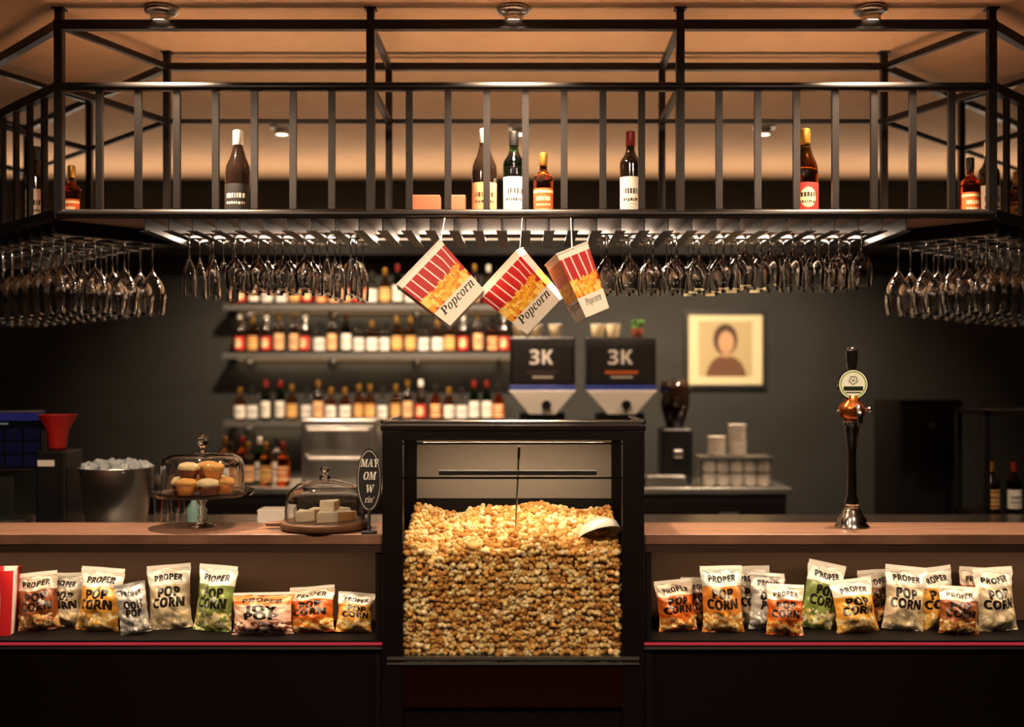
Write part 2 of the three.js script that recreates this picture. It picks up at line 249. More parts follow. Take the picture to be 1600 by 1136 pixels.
// popcorn
{
  const kernels = [];
  for (let v = 0; v < 4; v++) {
    const lobes = []; const n = 5 + (v % 2);
    for (let i = 0; i < n; i++) { const g = new THREE.IcosahedronGeometry(rr(0.0065, 0.009), 1); g.scale(rr(0.8, 1.2), rr(0.75, 1.1), rr(0.8, 1.2)); const a = i * 2.4 + v, r = i ? 0.0085 : 0; g.translate(r * Math.cos(a), rr(-0.006, 0.006), r * Math.sin(a)); lobes.push(g); }
    const g = mergeGeometries(lobes.map(clean)); g.computeVertexNormals(); kernels.push(g);
  }
  const kmats = [0xe2bd7c, 0xcf9a52, 0xecd3a2, 0xbd8440].map(c => std(c, 0.8));
  const top = (x, z) => 0.952 + Math.min(1, (WF - 0.03 - z) / 0.4) * 0.085 + 0.014 * Math.sin(x * 9 + 1) + 0.01 * Math.sin(x * 23) + 0.02 * fbm(x * 5, z * 5, 3);
  const spots = [], S = 0.0255;
  for (let layer = 0; layer < 3; layer++) for (let y = GB + 0.012; y < 1.0; y += S) for (let x = GX0 + 0.013; x < GX1 - 0.01; x += S) {
    const z = WF - 0.032 - layer * 0.021 + rr(-0.004, 0.004), xx = x + rr(-0.006, 0.006), yy = y + rr(-0.005, 0.005); if (yy < top(xx, z) - 0.008) spots.push([xx, yy, z, layer]);
  }
  for (let layer = 0; layer < 3; layer++) for (let z = WF - 0.035 - 0.06; z > WB + 0.035; z -= S) for (let x = GX0 + 0.013; x < GX1 - 0.01; x += S) {
    const xx = x + rr(-0.006, 0.006), zz = z + rr(-0.006, 0.006); spots.push([xx, top(xx, zz) - 0.006 - layer * 0.019 + rr(-0.005, 0.006), zz, 3 + layer]);
  }
  const front = spots.filter(s => s[3] === 0); for (const s of front) s[4] = rnd(); front.sort((a, b) => a[4] - b[4]);
  const chosen = new Set(front.slice(0, 300));
  const rest = spots.filter(s => !chosen.has(s));
  for (const s of chosen) {
    const o = part('popcorn_kernel', kernels[Math.floor(rnd() * 4)], kmats[Math.floor(rnd() * 4)]); o.position.set(s[0], s[1], s[2]); o.rotation.set(rr(0, 6), rr(0, 6), rr(0, 6)); o.scale.setScalar(rr(1.05, 1.35));
    tag(o, 'popped golden popcorn kernel pressed against the warmer glass', 'popcorn', 'popcorn kernels in the warmer');
  }
  const pile = thing('popcorn_pile', 'heap of loose popcorn inside the glass warmer', 'popcorn'); pile.userData.kind = 'stuff';
  const q = new THREE.Quaternion(), e = new THREE.Euler(), m4 = new THREE.Matrix4(), col = new THREE.Color();
  for (let v = 0; v < 4; v++) {
    const mine = rest.filter((_, i) => i % 4 === v); const im = new THREE.InstancedMesh(kernels[v], std(0xffffff, 0.8), mine.length); im.name = 'popcorn_layer'; im.castShadow = im.receiveShadow = true;
    mine.forEach((s, i) => { e.set(rr(0, 6), rr(0, 6), rr(0, 6)); q.setFromEuler(e); const k = rr(1.05, 1.35); m4.compose(V(s[0], s[1], s[2]), q, V(k, k, k)); im.setMatrixAt(i, m4); im.setColorAt(i, col.setHex([0xe2bd7c, 0xcf9a52, 0xecd3a2, 0xbd8440][Math.floor(rnd() * 4)])); });
    im.userData.kind = 'stuff'; pile.add(im);
  }
  // scoop and stirring rod
  const sc = thing('popcorn_scoop', 'smooth white popcorn scoop lying on the popcorn', 'scoop', at(936, 836, 4.28), -0.5);
  const half = new THREE.CylinderGeometry(0.055, 0.07, 0.16, 24, 1, true, 0, Math.PI); half.rotateX(Math.PI / 2); half.rotateZ(Math.PI / 2);
  const bowl = lathe([[0, -0.052], [0.04, -0.05], [0.066, -0.03], [0.075, 0.0], [0.072, 0.0], [0.063, -0.027], [0.038, -0.046], [0, -0.048]], 28); bowl.scale(1, 1, 1.4); bowl.rotateX(Math.PI * 0.86);
  part('bowl', bowl, M.porcelain, sc); part('handle', rod(V(0, 0.0, -0.08), V(-0.02, 0.03, -0.2), 0.011), M.porcelain, sc); sc.rotation.y = 0.4; sc.scale.setScalar(1.1);
  const rd = thing('stirring_rod', 'thin steel rod standing tilted in the popcorn', 'rod', [0, 0, 0]);
  part('shaft', rod(at(804, 862, 4.3), at(811, 702, 4.26), 0.0035), M.chrome, rd); part('grip', rod(at(810.3, 716, 4.262), at(811.2, 698, 4.26), 0.006), M.plastic, rd);
}

// ---------------------------------------------------------------- stemware
function stemware(kind) {                                   // hung upside down: foot at the origin, bowl below
  const K = { wine: [0.24, 0.038, 0.1, 0.046, 0.036], flute: [0.265, 0.034, 0.1, 0.03, 0.026], goblet: [0.33, 0.046, 0.125, 0.061, 0.05], tulip: [0.225, 0.038, 0.07, 0.045, 0.039] }[kind];
  const [h, fr, st, br, rim] = K; const t = 0.0013;
  const g = new THREE.Group();
  const f = lathe([[0, 0], [fr, 0], [fr, -0.002], [0.012, -0.005], [0.0042, -0.012], [0, -0.012]], 24);
  const s = lathe([[0, -0.012], [0.0042, -0.012], [0.0036, -st * 0.6], [0.005, -st], [0, -st]], 12);
  const out = [], n = 16; for (let i = 0; i <= n; i++) { const u = i / n; out.push([0.005 + (br - 0.005) * Math.sin(Math.min(1, u / 0.55) * Math.PI / 2) - (u > 0.55 ? (br - rim) * ((u - 0.55) / 0.45) ** 1.4 : 0), -st - u * (h - st)]); }
  const inn = out.map(([r, y], i) => [Math.max(0.0001, r - t - (i === 0 ? 0.004 : 0)), i === 0 ? y - 0.006 : y]).reverse();
  const b = lathe([[0, -st], ...out, ...inn, [0, -st - 0.006]], 28);
  return [['foot', f], ['stem', s], ['bowl', b]];
}
const glassKinds = {}; for (const k of ['wine', 'flute', 'goblet', 'tulip']) glassKinds[k] = stemware(k);
const glassProto = {};
function hang(kind, p, label, group) {
  const key = kind; let o;
  if (!glassProto[key]) { o = thing(kind === 'flute' ? 'champagne_flute' : kind === 'tulip' ? 'beer_glass' : kind === 'goblet' ? 'red_wine_glass' : 'wine_glass', label, 'glass', p, 0, group); for (const [n, g] of glassKinds[kind]) part(n, g, M.glass, o); glassProto[key] = o; }
  else o = copy(glassProto[key], p, 0, label, group);
  o.rotation.y = rr(0, 6); return o;
}
const ROW = ['front', 'middle', 'rear'];
const GY = YS - 0.066;
for (let k = 0; k < 8; k++) for (let r = 0; r < 3; r++) hang(k > 5 ? 'flute' : k < 2 ? 'flute' : 'wine', [-1.45 + k * 0.1, GY, -4.63 - r * 0.16 + rr(-0.02, 0.02)], k < 2 || k > 5 ? 'slim champagne flute hanging in the ' + ROW[r] + ' row near the tilted popcorn boxes' : 'wine glass hanging in the ' + ROW[r] + ' row between champagne flutes', (k < 2 || k > 5 ? 'flutes hung near the popcorn boxes, ' : 'wine glasses hung between flutes, ') + ROW[r] + ' row');
for (let k = 0; k < 12; k++) for (let r = 0; r < 3; r++) hang(k < 6 ? 'wine' : 'tulip', [0.35 + k * 0.1, GY, -4.63 - r * 0.16 + rr(-0.02, 0.02)], k < 6 ? 'wine glass hanging in the ' + ROW[r] + ' row above the dark drink dispensers' : 'short stemmed beer glass hanging in the ' + ROW[r] + ' row above the framed portrait', (k < 6 ? 'wine glasses over the dispensers, ' : 'beer glasses over the portrait, ') + ROW[r] + ' row');
for (const s of [-1, 1]) for (let k = 1; k <= 13; k++) for (let r = 0; r < 4; r++) {
  const t = (k + 0.5) * 0.125 * Math.SQRT1_2, c = V(s * (XC + t - 0.21), GY, ZF - t - 0.21), o = (r - 1.5) * 0.135;
  hang('goblet', V(c.x + s * -o * Math.SQRT1_2 * -1, GY, c.z + o * Math.SQRT1_2), (r < 2 ? 'large wine goblet hanging along the inner rail of the rack wing ' : 'large wine goblet hanging along the railed side of the rack wing ') + (s < 0 ? 'above cash terminal' : 'beside beer tap'), (s < 0 ? 'goblets on the terminal wing, ' : 'goblets on the tap wing, ') + (r < 2 ? 'inner rows' : 'railed rows'));
}

// ---------------------------------------------------------------- bottles
const bottleGlass = {
  amber: phys({ color: 0xffffff, roughness: 0.03, transmission: 1, thickness: 0.05, ior: 1.45, attenuationColor: new THREE.Color(0.75, 0.3, 0.06), attenuationDistance: 0.05 }),
  green: phys({ color: 0xffffff, roughness: 0.03, transmission: 1, thickness: 0.05, ior: 1.45, attenuationColor: new THREE.Color(0.12, 0.3, 0.1), attenuationDistance: 0.03 }),
  dark: phys({ color: 0x1a110c, roughness: 0.08, clearcoat: 1, clearcoatRoughness: 0.03 }),
  clear: phys({ color: 0xffffff, roughness: 0.02, transmission: 1, thickness: 0.05, ior: 1.4, attenuationColor: new THREE.Color(0.9, 0.88, 0.8), attenuationDistance: 0.2 }),
  orange: phys({ color: 0xffffff, roughness: 0.03, transmission: 1, thickness: 0.05, ior: 1.4, attenuationColor: new THREE.Color(0.95, 0.22, 0.03), attenuationDistance: 0.05 }),
};
function labelTex(bg, ink, lines, band, round) {
  return canvasTex(256, 192, (c, w, h) => {
    c.fillStyle = bg; c.fillRect(0, 0, w, h); if (band) { c.fillStyle = band; c.fillRect(0, h * 0.08, w, h * 0.1); c.fillRect(0, h * 0.82, w, h * 0.1); }
    if (round) { c.fillStyle = round; c.beginPath(); c.arc(w / 2, h / 2, h * 0.34, 0, 7); c.fill(); }
    c.fillStyle = ink; c.strokeStyle = ink; c.textAlign = 'center'; c.lineWidth = 3;
    let q0 = lines * 977 + 3; const R = () => { q0 = (q0 * 16807) % 2147483647; return q0 / 2147483647; };
    for (let row = 0; row < 2; row++) { let x = w * 0.2; const hh = row ? 16 : 30, y = h * (row ? 0.6 : 0.32); while (x < w * 0.8) { const k = 7 + R() * 13; c.fillRect(x, y + R() * 4, k, hh); x += k + 5 + R() * 5; } }
    if (lines > 9) for (let q = 0; q < 3; q++) { c.beginPath(); c.arc(w / 2, h * 1.02, 30 + q * 18, Math.PI * 1.15, Math.PI * 1.85); c.stroke(); }
  });
}
const lab = {
  white: std(0xffffff, 0.7, 0, { map: labelTex('#e8e2d4', '#2a241e', 11) }),
  wave: std(0xffffff, 0.7, 0, { map: labelTex('#d9d6cf', '#34322e', 12) }),
  black: std(0xffffff, 0.6, 0, { map: labelTex('#16130f', '#d8d2c2', 3) }),
  orange: std(0xffffff, 0.7, 0, { map: labelTex('#c2571c', '#f3dfb0', 4, '#f0d9a0') }),
  gold: std(0xffffff, 0.6, 0, { map: labelTex('#d9b267', '#5b2110', 5, '#8d2a14') }),
  round: std(0xffffff, 0.6, 0, { map: labelTex('#b5231a', '#2a1a10', 6, null, '#ead9a0') }),
  tan: std(0xffffff, 0.7, 0, { map: labelTex('#d8a878', '#4a2513', 7) }),
};
const PROF = {                                              // body radius, body height, shoulder top, neck radius, full height
  wine: [0.037, 0.19, 0.235, 0.0145, 0.305], spirit: [0.041, 0.165, 0.2, 0.015, 0.275], square: [0.043, 0.15, 0.185, 0.017, 0.25], champ: [0.043, 0.16, 0.245, 0.016, 0.31], beer: [0.031, 0.125, 0.17, 0.013, 0.225],
};
function bottle(name, label, group, kind, glassMat, labelMat, capMat, p, turn = 0) {
  const [r, bh, sh, nr, h] = PROF[kind]; const o = thing(name, label, 'bottle', p, turn, group);
  part('body', lathe([[0, 0.004], [r * 0.8, 0], [r, 0.006], [r, bh], [r * 0.93, bh + (sh - bh) * 0.3], [r * 0.6, bh + (sh - bh) * 0.7], [nr * 1.15, sh], [nr, sh + 0.012], [nr, h - 0.02], [0, h - 0.02]], 26), glassMat, o);
  if (labelMat) { const l = new THREE.CylinderGeometry(r + 0.0008, r + 0.0008, bh * 0.62, 26, 1, true, -1.25, 2.5); l.translate(0, bh * 0.46, 0); part('label', l, labelMat, o); }
  part('cap', lathe([[0, h - 0.05], [nr + 0.0015, h - 0.05], [nr + 0.0015, h - 0.003], [nr * 0.9, h], [0, h]], 20), capMat, o);
  return o;
}
const caps = { white: std(0xe5e0d2, 0.4), gold: std(0xb68a3a, 0.35, 0.8), black: std(0x100e0d, 0.5), red: std(0x7d1712, 0.4) };
const SY = YS + 0.0205 - 0.0165;
const onShelf = (X, d) => V((X - 821) * d / F, YS + 0.004, -d);
const rackBottles = [
  [57, 5.05, 'wine', 'dark', 'white', 'black', 'dark wine bottle with white label beside an orange-labelled bottle on rack'],
  [112, 5.0, 'spirit', 'orange', 'orange', 'gold', 'bottle with orange label at the bend of the rack shelf'],
  [372, 4.75, 'champ', 'dark', 'black', 'white', 'dark bottle with black lettered label standing alone on rack shelf'],
  [757, 4.72, 'champ', 'dark', 'tan', 'white', 'white-capped dark bottle with tan label on rack shelf'],
  [803, 4.74, 'wine', 'green', 'wave', 'black', 'green bottle with grey wave label between tan and orange bottles'],
  [849, 4.72, 'spirit', 'orange', 'orange', 'gold', 'glowing orange spirit bottle next to the grey wave label bottle'],
  [985, 4.74, 'wine', 'dark', 'white', 'red', 'dark wine bottle with white label and red cap on rack shelf'],
  [1258, 4.72, 'champ', 'amber', 'round', 'gold', 'amber bottle with round cream emblem on red label'],
  [1516, 4.82, 'spirit', 'orange', 'orange', 'black', 'orange bottle with black cap at the rack corner by tap'],
  [1545, 4.95, 'wine', 'dark', 'white', 'white', 'white-capped dark bottle on the rack wing by the tap'],
  [1590, 5.0, 'square', 'amber', 'gold', 'gold', 'squat amber bottle with gold label on the rack wing'],
];
for (const [X, d, k, gm, lm, cm, label] of rackBottles) { const o = bottle('liquor_bottle', label, undefined, k, bottleGlass[gm], lab[lm], caps[cm], onShelf(X, d)); o.scale.setScalar(gm === 'orange' || k === 'square' ? 1.08 : 1.3); }
for (const [X, w, label] of [[667, 0.12, 'wide salmon carton on the rack shelf'], [716, 0.065, 'narrow salmon carton on the rack shelf beside white-capped bottle']]) {
  const o = thing('small_carton', label, 'carton', onShelf(X, 4.75)); part('box', bx(w, 0.11, 0.07, 0, 0.055, 0, 0.003), std(0xb0593a, 0.7), o); part('lid_flap', bx(w * 0.98, 0.003, 0.068, 0, 0.1115, 0), std(0xc8785a, 0.7), o);
}

// ---------------------------------------------------------------- tilted popcorn boxes on strings
{
  const face = (wide) => canvasTex(384, 448, (c, w, h) => {
    c.fillStyle = '#b3141a'; c.fillRect(0, 0, w, h);
    c.fillStyle = '#efe2d0'; const n = wide ? 7 : 4; for (let i = 0; i < n; i++) c.fillRect((i + 0.32) * w / n, 0, w / n * 0.16, h * 0.5);
    c.fillStyle = '#efe6d8'; c.fillRect(0, 0, w, h * 0.1);
    let s = 5; const R = () => { s = (s * 16807) % 2147483647; return s / 2147483647; };
    for (let i = 0; i < 150; i++) { const x = R() * w, y = h * (0.44 + R() * 0.26), r = 14 + R() * 14; c.fillStyle = ['#f0b531', '#e39a1c', '#f6cf6a', '#d8860f'][Math.floor(R() * 4)]; for (let q = 0; q < 4; q++) { c.beginPath(); c.arc(x + (R() - 0.5) * r, y + (R() - 0.5) * r, r * 0.5, 0, 7); c.fill(); } }
    c.fillStyle = '#e6ddcd'; c.fillRect(0, h * 0.7, w, h * 0.3); c.fillStyle = '#1d1712'; c.textAlign = 'center'; c.font = 'italic bold ' + (wide ? 78 : 60) + 'px serif'; c.fillText('Popcorn', w / 2, h * 0.84);
  });
  const wideM = std(0xffffff, 0.55, 0, { map: face(true) }), slimM = std(0xffffff, 0.55, 0, { map: face(false) }), inner = std(0xe9e0d0, 0.7);
  const H = 0.265, W1 = 0.25, W0 = 0.2, D1 = 0.13, D0 = 0.1;   // rim and foot sizes; origin at the middle of the rim
  const quad = (a, b, c, d) => { const g = new THREE.BufferGeometry(); const P = [a, b, c, a, c, d]; g.setAttribute('position', new THREE.Float32BufferAttribute(P.flatMap(p => [p.x, p.y, p.z]), 3)); g.setAttribute('uv', new THREE.Float32BufferAttribute([0, 0, 1, 0, 1, 1, 0, 0, 1, 1, 0, 1], 2)); g.computeVertexNormals(); return g; };
  const c8 = (k) => [[-1, 1], [1, 1], [1, -1], [-1, -1]].map(([sx, sz]) => [V(sx * (W0 / 2 - k), -H, sz * (D0 / 2 - k)), V(sx * (W1 / 2 - k), 0, sz * (D1 / 2 - k))]);
  const o8 = c8(0), i8 = c8(0.003);
  const boxes = [[655, 414, 4.36, 47, 0.1, 'popcorn box tilted furthest, wide striped face turned to the room'], [781, 424, 4.47, 46, -0.3, 'tilted popcorn box hanging between two other popcorn boxes'], [884, 397, 4.24, 23, -1.4, 'steeply hung popcorn box showing its narrow side']];
  for (const [X, Y, d, deg, yaw, label] of boxes) {
    const p = at(X, Y, d), o = thing('popcorn_box', label, 'box', p, 0, undefined); const tilt = new THREE.Group();
    o.rotation.set(0, 0, deg * Math.PI / 180); const q = new THREE.Quaternion().setFromAxisAngle(V(0, 1, 0), yaw); o.quaternion.multiply(q);
    for (let i = 0; i < 4; i++) { const j = (i + 1) % 4; part('side_panel', quad(o8[i][0], o8[j][0], o8[j][1], o8[i][1]), i % 2 ? slimM : wideM, o); part('inner_panel', quad(i8[j][0], i8[i][0], i8[i][1], i8[j][1]), inner, o); }
    part('bottom', quad(o8[3][0], o8[2][0], o8[1][0], o8[0][0]), inner, o);
    part('rim', o8.map((c, i) => bar(c[1], o8[(i + 1) % 4][1], 0.006, 0.006)), inner, o, 'white folded rim');
    o.updateMatrixWorld(true); const corner = o.localToWorld(V(W1 / 2, 0, 0)); const other = o.localToWorld(V(W1 / 4, 0, 0));
    const st = thing('hanging_string', label.includes('furthest') ? 'thin string holding the most tilted popcorn box' : label.includes('between') ? 'thin string holding the middle popcorn box' : 'thin string holding the steep popcorn box', 'string');
    part('cord', rod(corner, V(corner.x + 0.01, YS - 0.02, ZF + 0.022), 0.0012), M.white, st); part('knot', move(new THREE.SphereGeometry(0.005, 10, 8), corner.x, corner.y, corner.z), M.white, st);
  }
}

// ---------------------------------------------------------------- snack bags
function bagTex(o) {
  return canvasTex(320, 448, (c, w, h) => {
    c.fillStyle = o.body; c.fillRect(0, 0, w, h);
    let s = o.seed || 3; const R = () => { s = (s * 16807) % 2147483647; return s / 2147483647; };
    for (let i = 0; i < 90; i++) { const x = R() * w, y = h * (0.7 + R() * 0.24), r = 9 + R() * 12; c.fillStyle = o.pop[Math.floor(R() * o.pop.length)]; for (let q = 0; q < 3; q++) { c.beginPath(); c.arc(x + (R() - 0.5) * r, y + (R() - 0.5) * r, r * 0.6, 0, 7); c.fill(); } }
    c.fillStyle = o.top; c.fillRect(0, 0, w, h * 0.26);
    c.textAlign = 'center'; c.fillStyle = o.ink1 || '#1b1613'; c.font = 'bold 58px sans-serif'; c.fillText(o.t1, w / 2, h * 0.19); c.lineWidth = 4; c.strokeStyle = c.fillStyle; c.strokeText(o.t1, w / 2, h * 0.19);
    c.fillStyle = o.ink2 || '#17120f'; c.font = 'bold ' + (o.big || 92) + 'px sans-serif'; c.fillText(o.t2, w / 2, h * 0.45); c.fillText(o.t3, w / 2, h * 0.62); c.lineWidth = 7; c.strokeStyle = c.fillStyle; c.strokeText(o.t2, w / 2, h * 0.45); c.strokeText(o.t3, w / 2, h * 0.62);
  });
}
const bagStyle = {
  gold: bagTex({ body: '#d99b3c', top: '#f0e8d8', pop: ['#f0d28a', '#e8b95a', '#fbe9be'], t1: 'PROPER', t2: 'POP', t3: 'CORN', seed: 3 }),
  cream: bagTex({ body: '#cdbb98', top: '#efe9da', pop: ['#f2e2b8', '#ddbf85', '#fff2d6'], t1: 'PROPER', t2: 'POP', t3: 'CORN', seed: 7 }),
  green: bagTex({ body: '#7f8f45', top: '#eef0e2', pop: ['#efe0a8', '#d9c46a', '#f7efd0'], t1: 'PROPER', t2: 'POP', t3: 'CORN', seed: 11 }),
  pink: bagTex({ body: '#e7b9a0', top: '#e8823c', pop: ['#5a2c20', '#7a3a26', '#f2d8c0'], t1: 'PROPER', t2: 'JOY', t3: 'POP', big: 104, seed: 13 }),
  orange: bagTex({ body: '#c8601f', top: '#f1dcc2', pop: ['#f2c060', '#e89a38', '#fbe0a8'], t1: 'PROPER', t2: 'POP', t3: 'CORN', seed: 17 }),
  teal: bagTex({ body: '#c77a2c', top: '#cfe0d8', pop: ['#f2cf78', '#e0a03c', '#fae6b4'], t1: 'PROPER', t2: 'POP', t3: 'CORN', seed: 19 }),
  silver: bagTex({ body: '#a9a59c', top: '#cfccc4', pop: ['#d8d4c8', '#8d8a80', '#efece2'], t1: 'PROPER', t2: 'OOH', t3: 'POP', seed: 23 }),
  brown: bagTex({ body: '#8a4a22', top: '#e6d8c2', pop: ['#d8a860', '#b87838', '#f0d8a0'], t1: 'PROPER', t2: 'POP', t3: 'CORN', seed: 29 }),
};
const bagMats = {}; for (const k in bagStyle) bagMats[k] = phys({ map: bagStyle[k], roughness: 0.34, metalness: 0.12, clearcoat: 0.5, clearcoatRoughness: 0.25, side: THREE.DoubleSide });
const foil = { white: phys({ color: 0xeae4d8, roughness: 0.3, clearcoat: 0.4, side: THREE.DoubleSide }), silver: phys({ color: 0xc9c6c0, roughness: 0.28, metalness: 0.7, side: THREE.DoubleSide }) };
function snackBag(style, label, X, d, w, h, turn, lean, roll, sd) {
  const p = V((X - 821) * d / F, NFLOOR, -d), o = thing('snack_bag', label, 'snack bag', p, turn);
  const nu = 18, nv = 26, T = Math.min(0.055, w * 0.3);
  const face = (sgn) => {
    const pos = [], uv = [], idx = [];
    for (let j = 0; j <= nv; j++) for (let i = 0; i <= nu; i++) {
      const u = i / nu, v = j / nv; const ev = Math.sin(Math.PI * Math.min(1, Math.max(0, (v - 0.03) / 0.9))) ** 0.55, eu = Math.sin(Math.PI * u) ** 0.6;
      let z = sgn * T * ev * eu * (1.15 - 0.4 * v); const wob = 0.0135 * fbm(u * 3.2 + sd, v * 4 + sgn, sd) * (0.35 + eu) + 0.006 * fbm(u * 8 + sd, v * 9, sd + 4);
      z += sgn * wob * (v < 0.93 ? 1 : 0.25) + 0.006 * Math.sin(u * 7 + sd) * (v > 0.86 ? (v - 0.86) * 6 : 0);
      const pinch = 1 - 0.1 * ev; const x = (u - 0.5) * w * pinch + 0.003 * fbm(v * 5, sd, 2);
      pos.push(x, v * h * 0.94 + 0.004 * Math.sin(u * 9 + sd) * v, z); uv.push(sgn > 0 ? u : 1 - u, v);
    }
    for (let j = 0; j < nv; j++) for (let i = 0; i < nu; i++) { const a = j * (nu + 1) + i, b = a + 1, c = a + nu + 1, e = c + 1; sgn > 0 ? idx.push(a, b, c, b, e, c) : idx.push(a, c, b, b, c, e); }
    const g = new THREE.BufferGeometry(); g.setAttribute('position', new THREE.Float32BufferAttribute(pos, 3)); g.setAttribute('uv', new THREE.Float32BufferAttribute(uv, 2)); g.setIndex(idx); g.computeVertexNormals(); return g;
  };
  part('pouch', mergeGeometries([face(1), face(-1)]), bagMats[style], o);
  const sg = new THREE.PlaneGeometry(w * 0.99, h * 0.07, 24, 3); { const q = sg.attributes.position; for (let i = 0; i < q.count; i++) q.setZ(i, 0.006 * Math.sin((q.getX(i) / w + 0.5) * 7 + sd) + 0.0012 * Math.sin(q.getY(i) * 1400)); sg.translate(0, h * 0.965, 0); sg.computeVertexNormals(); }
  part('crimped_seal', sg, style === 'silver' ? foil.silver : foil.white, o, 'crimped top seal');
  o.rotation.set(lean, turn, roll, 'YXZ'); return o;
}
const bags = [
  ['brown', 'dark brown snack bag beside the red striped popcorn carton', 62, 4.37, 0.165, 0.235, 0.2, -0.1, 0.08],
  ['cream', 'cream snack bag half hidden between brown and golden bags', 104, 4.44, 0.15, 0.22, -0.1, -0.05, 0.02],
  ['gold', 'golden snack bag leaning beside the silver foil bag in the cake-side niche', 152, 4.36, 0.185, 0.255, -0.1, -0.12, -0.05],
  ['silver', 'silver snack bag with dark print wedged between golden and cream bags', 213, 4.31, 0.12, 0.205, 0.45, -0.08, 0.12],
  ['cream', 'cream snack bag leaning behind the silver foil bag', 268, 4.4, 0.175, 0.26, 0.15, -0.1, 0.06],
  ['green', 'olive green snack bag with white top beside the cream bag', 332, 4.36, 0.165, 0.265, -0.12, -0.12, -0.06],
  ['pink', 'low pink snack bag with big lettering and orange top', 410, 4.3, 0.25, 0.165, 0.0, -0.2, 0.02],
  ['orange', 'orange snack bag lying back beside the pink one', 488, 4.33, 0.19, 0.185, -0.15, -0.3, 0.1],
  ['gold', 'small golden snack bag at the niche end next to warmer', 552, 4.33, 0.15, 0.16, 0.25, -0.28, -0.12],
  ['orange', 'orange snack bag standing at the niche end by the warmer', 1060, 4.36, 0.165, 0.205, 0.2, -0.16, 0.06],
  ['teal', 'orange snack bag with pale teal top in the tap-side niche', 1130, 4.34, 0.17, 0.265, -0.08, -0.1, 0.03],
  ['brown', 'brown snack bag half hidden behind the teal-topped bag', 1092, 4.45, 0.15, 0.2, 0.1, -0.05, 0.0],
  ['cream', 'cream snack bag tucked behind silver and bright orange bags', 1178, 4.46, 0.15, 0.245, 0, -0.04, 0.04],
  ['silver', 'silver snack bag between teal-topped and orange bags', 1196, 4.38, 0.15, 0.23, 0.2, -0.12, -0.1],
  ['orange', 'bright orange snack bag in front of the tilted green one', 1226, 4.29, 0.15, 0.2, -0.1, -0.14, -0.03],
  ['green', 'olive snack bag with white top tilted against orange bag', 1275, 4.39, 0.16, 0.275, 0.1, -0.1, -0.22],
  ['gold', 'golden snack bag standing under the tall beer tap', 1340, 4.33, 0.18, 0.215, 0.12, -0.14, 0.08],
  ['brown', 'brown snack bag tucked behind the golden bag under tap', 1372, 4.46, 0.15, 0.23, 0, -0.04, 0.05],
  ['cream', 'cream snack bag beside the golden bag under beer tap', 1410, 4.37, 0.165, 0.26, -0.15, -0.1, -0.08],
  ['gold', 'golden snack bag leaning behind a brown bag', 1468, 4.4, 0.18, 0.25, 0.2, -0.1, 0.1],
  ['brown', 'brown snack bag leaning before two golden bags', 1498, 4.3, 0.16, 0.19, -0.1, -0.16, -0.05],
  ['orange', 'orange snack bag tucked behind the crumpled cream bag', 1524, 4.46, 0.15, 0.24, 0, -0.04, -0.05],
  ['cream', 'cream snack bag with crumpled white top at the niche edge', 1560, 4.36, 0.17, 0.255, 0.1, -0.12, 0.05],
];
bags.forEach((b, i) => snackBag(...b, i * 3.7 + 1));
// striped carton at the far end of the niche
{
  const t = canvasTex(128, 192, (c, w, h) => { c.fillStyle = '#c3141a'; c.fillRect(0, 0, w, h); c.fillStyle = '#efe6d8'; for (let i = 0; i < 4; i++) c.fillRect(i * w / 4 + 4, 0, w / 9, h); });
  const o = thing('popcorn_carton', 'red and white striped popcorn carton standing in the niche', 'carton', V((2 - 821) * 4.32 / F, NFLOOR, -4.32), 0.15);
  const m = std(0xffffff, 0.6, 0, { map: t }); const g = new THREE.CylinderGeometry(0.085, 0.066, 0.26, 4, 1, true); g.rotateY(Math.PI / 4); g.translate(0, 0.13, 0); part('sleeve', g, m, o); part('base', bx(0.09, 0.004, 0.09, 0, 0.002, 0), M.white, o);
}

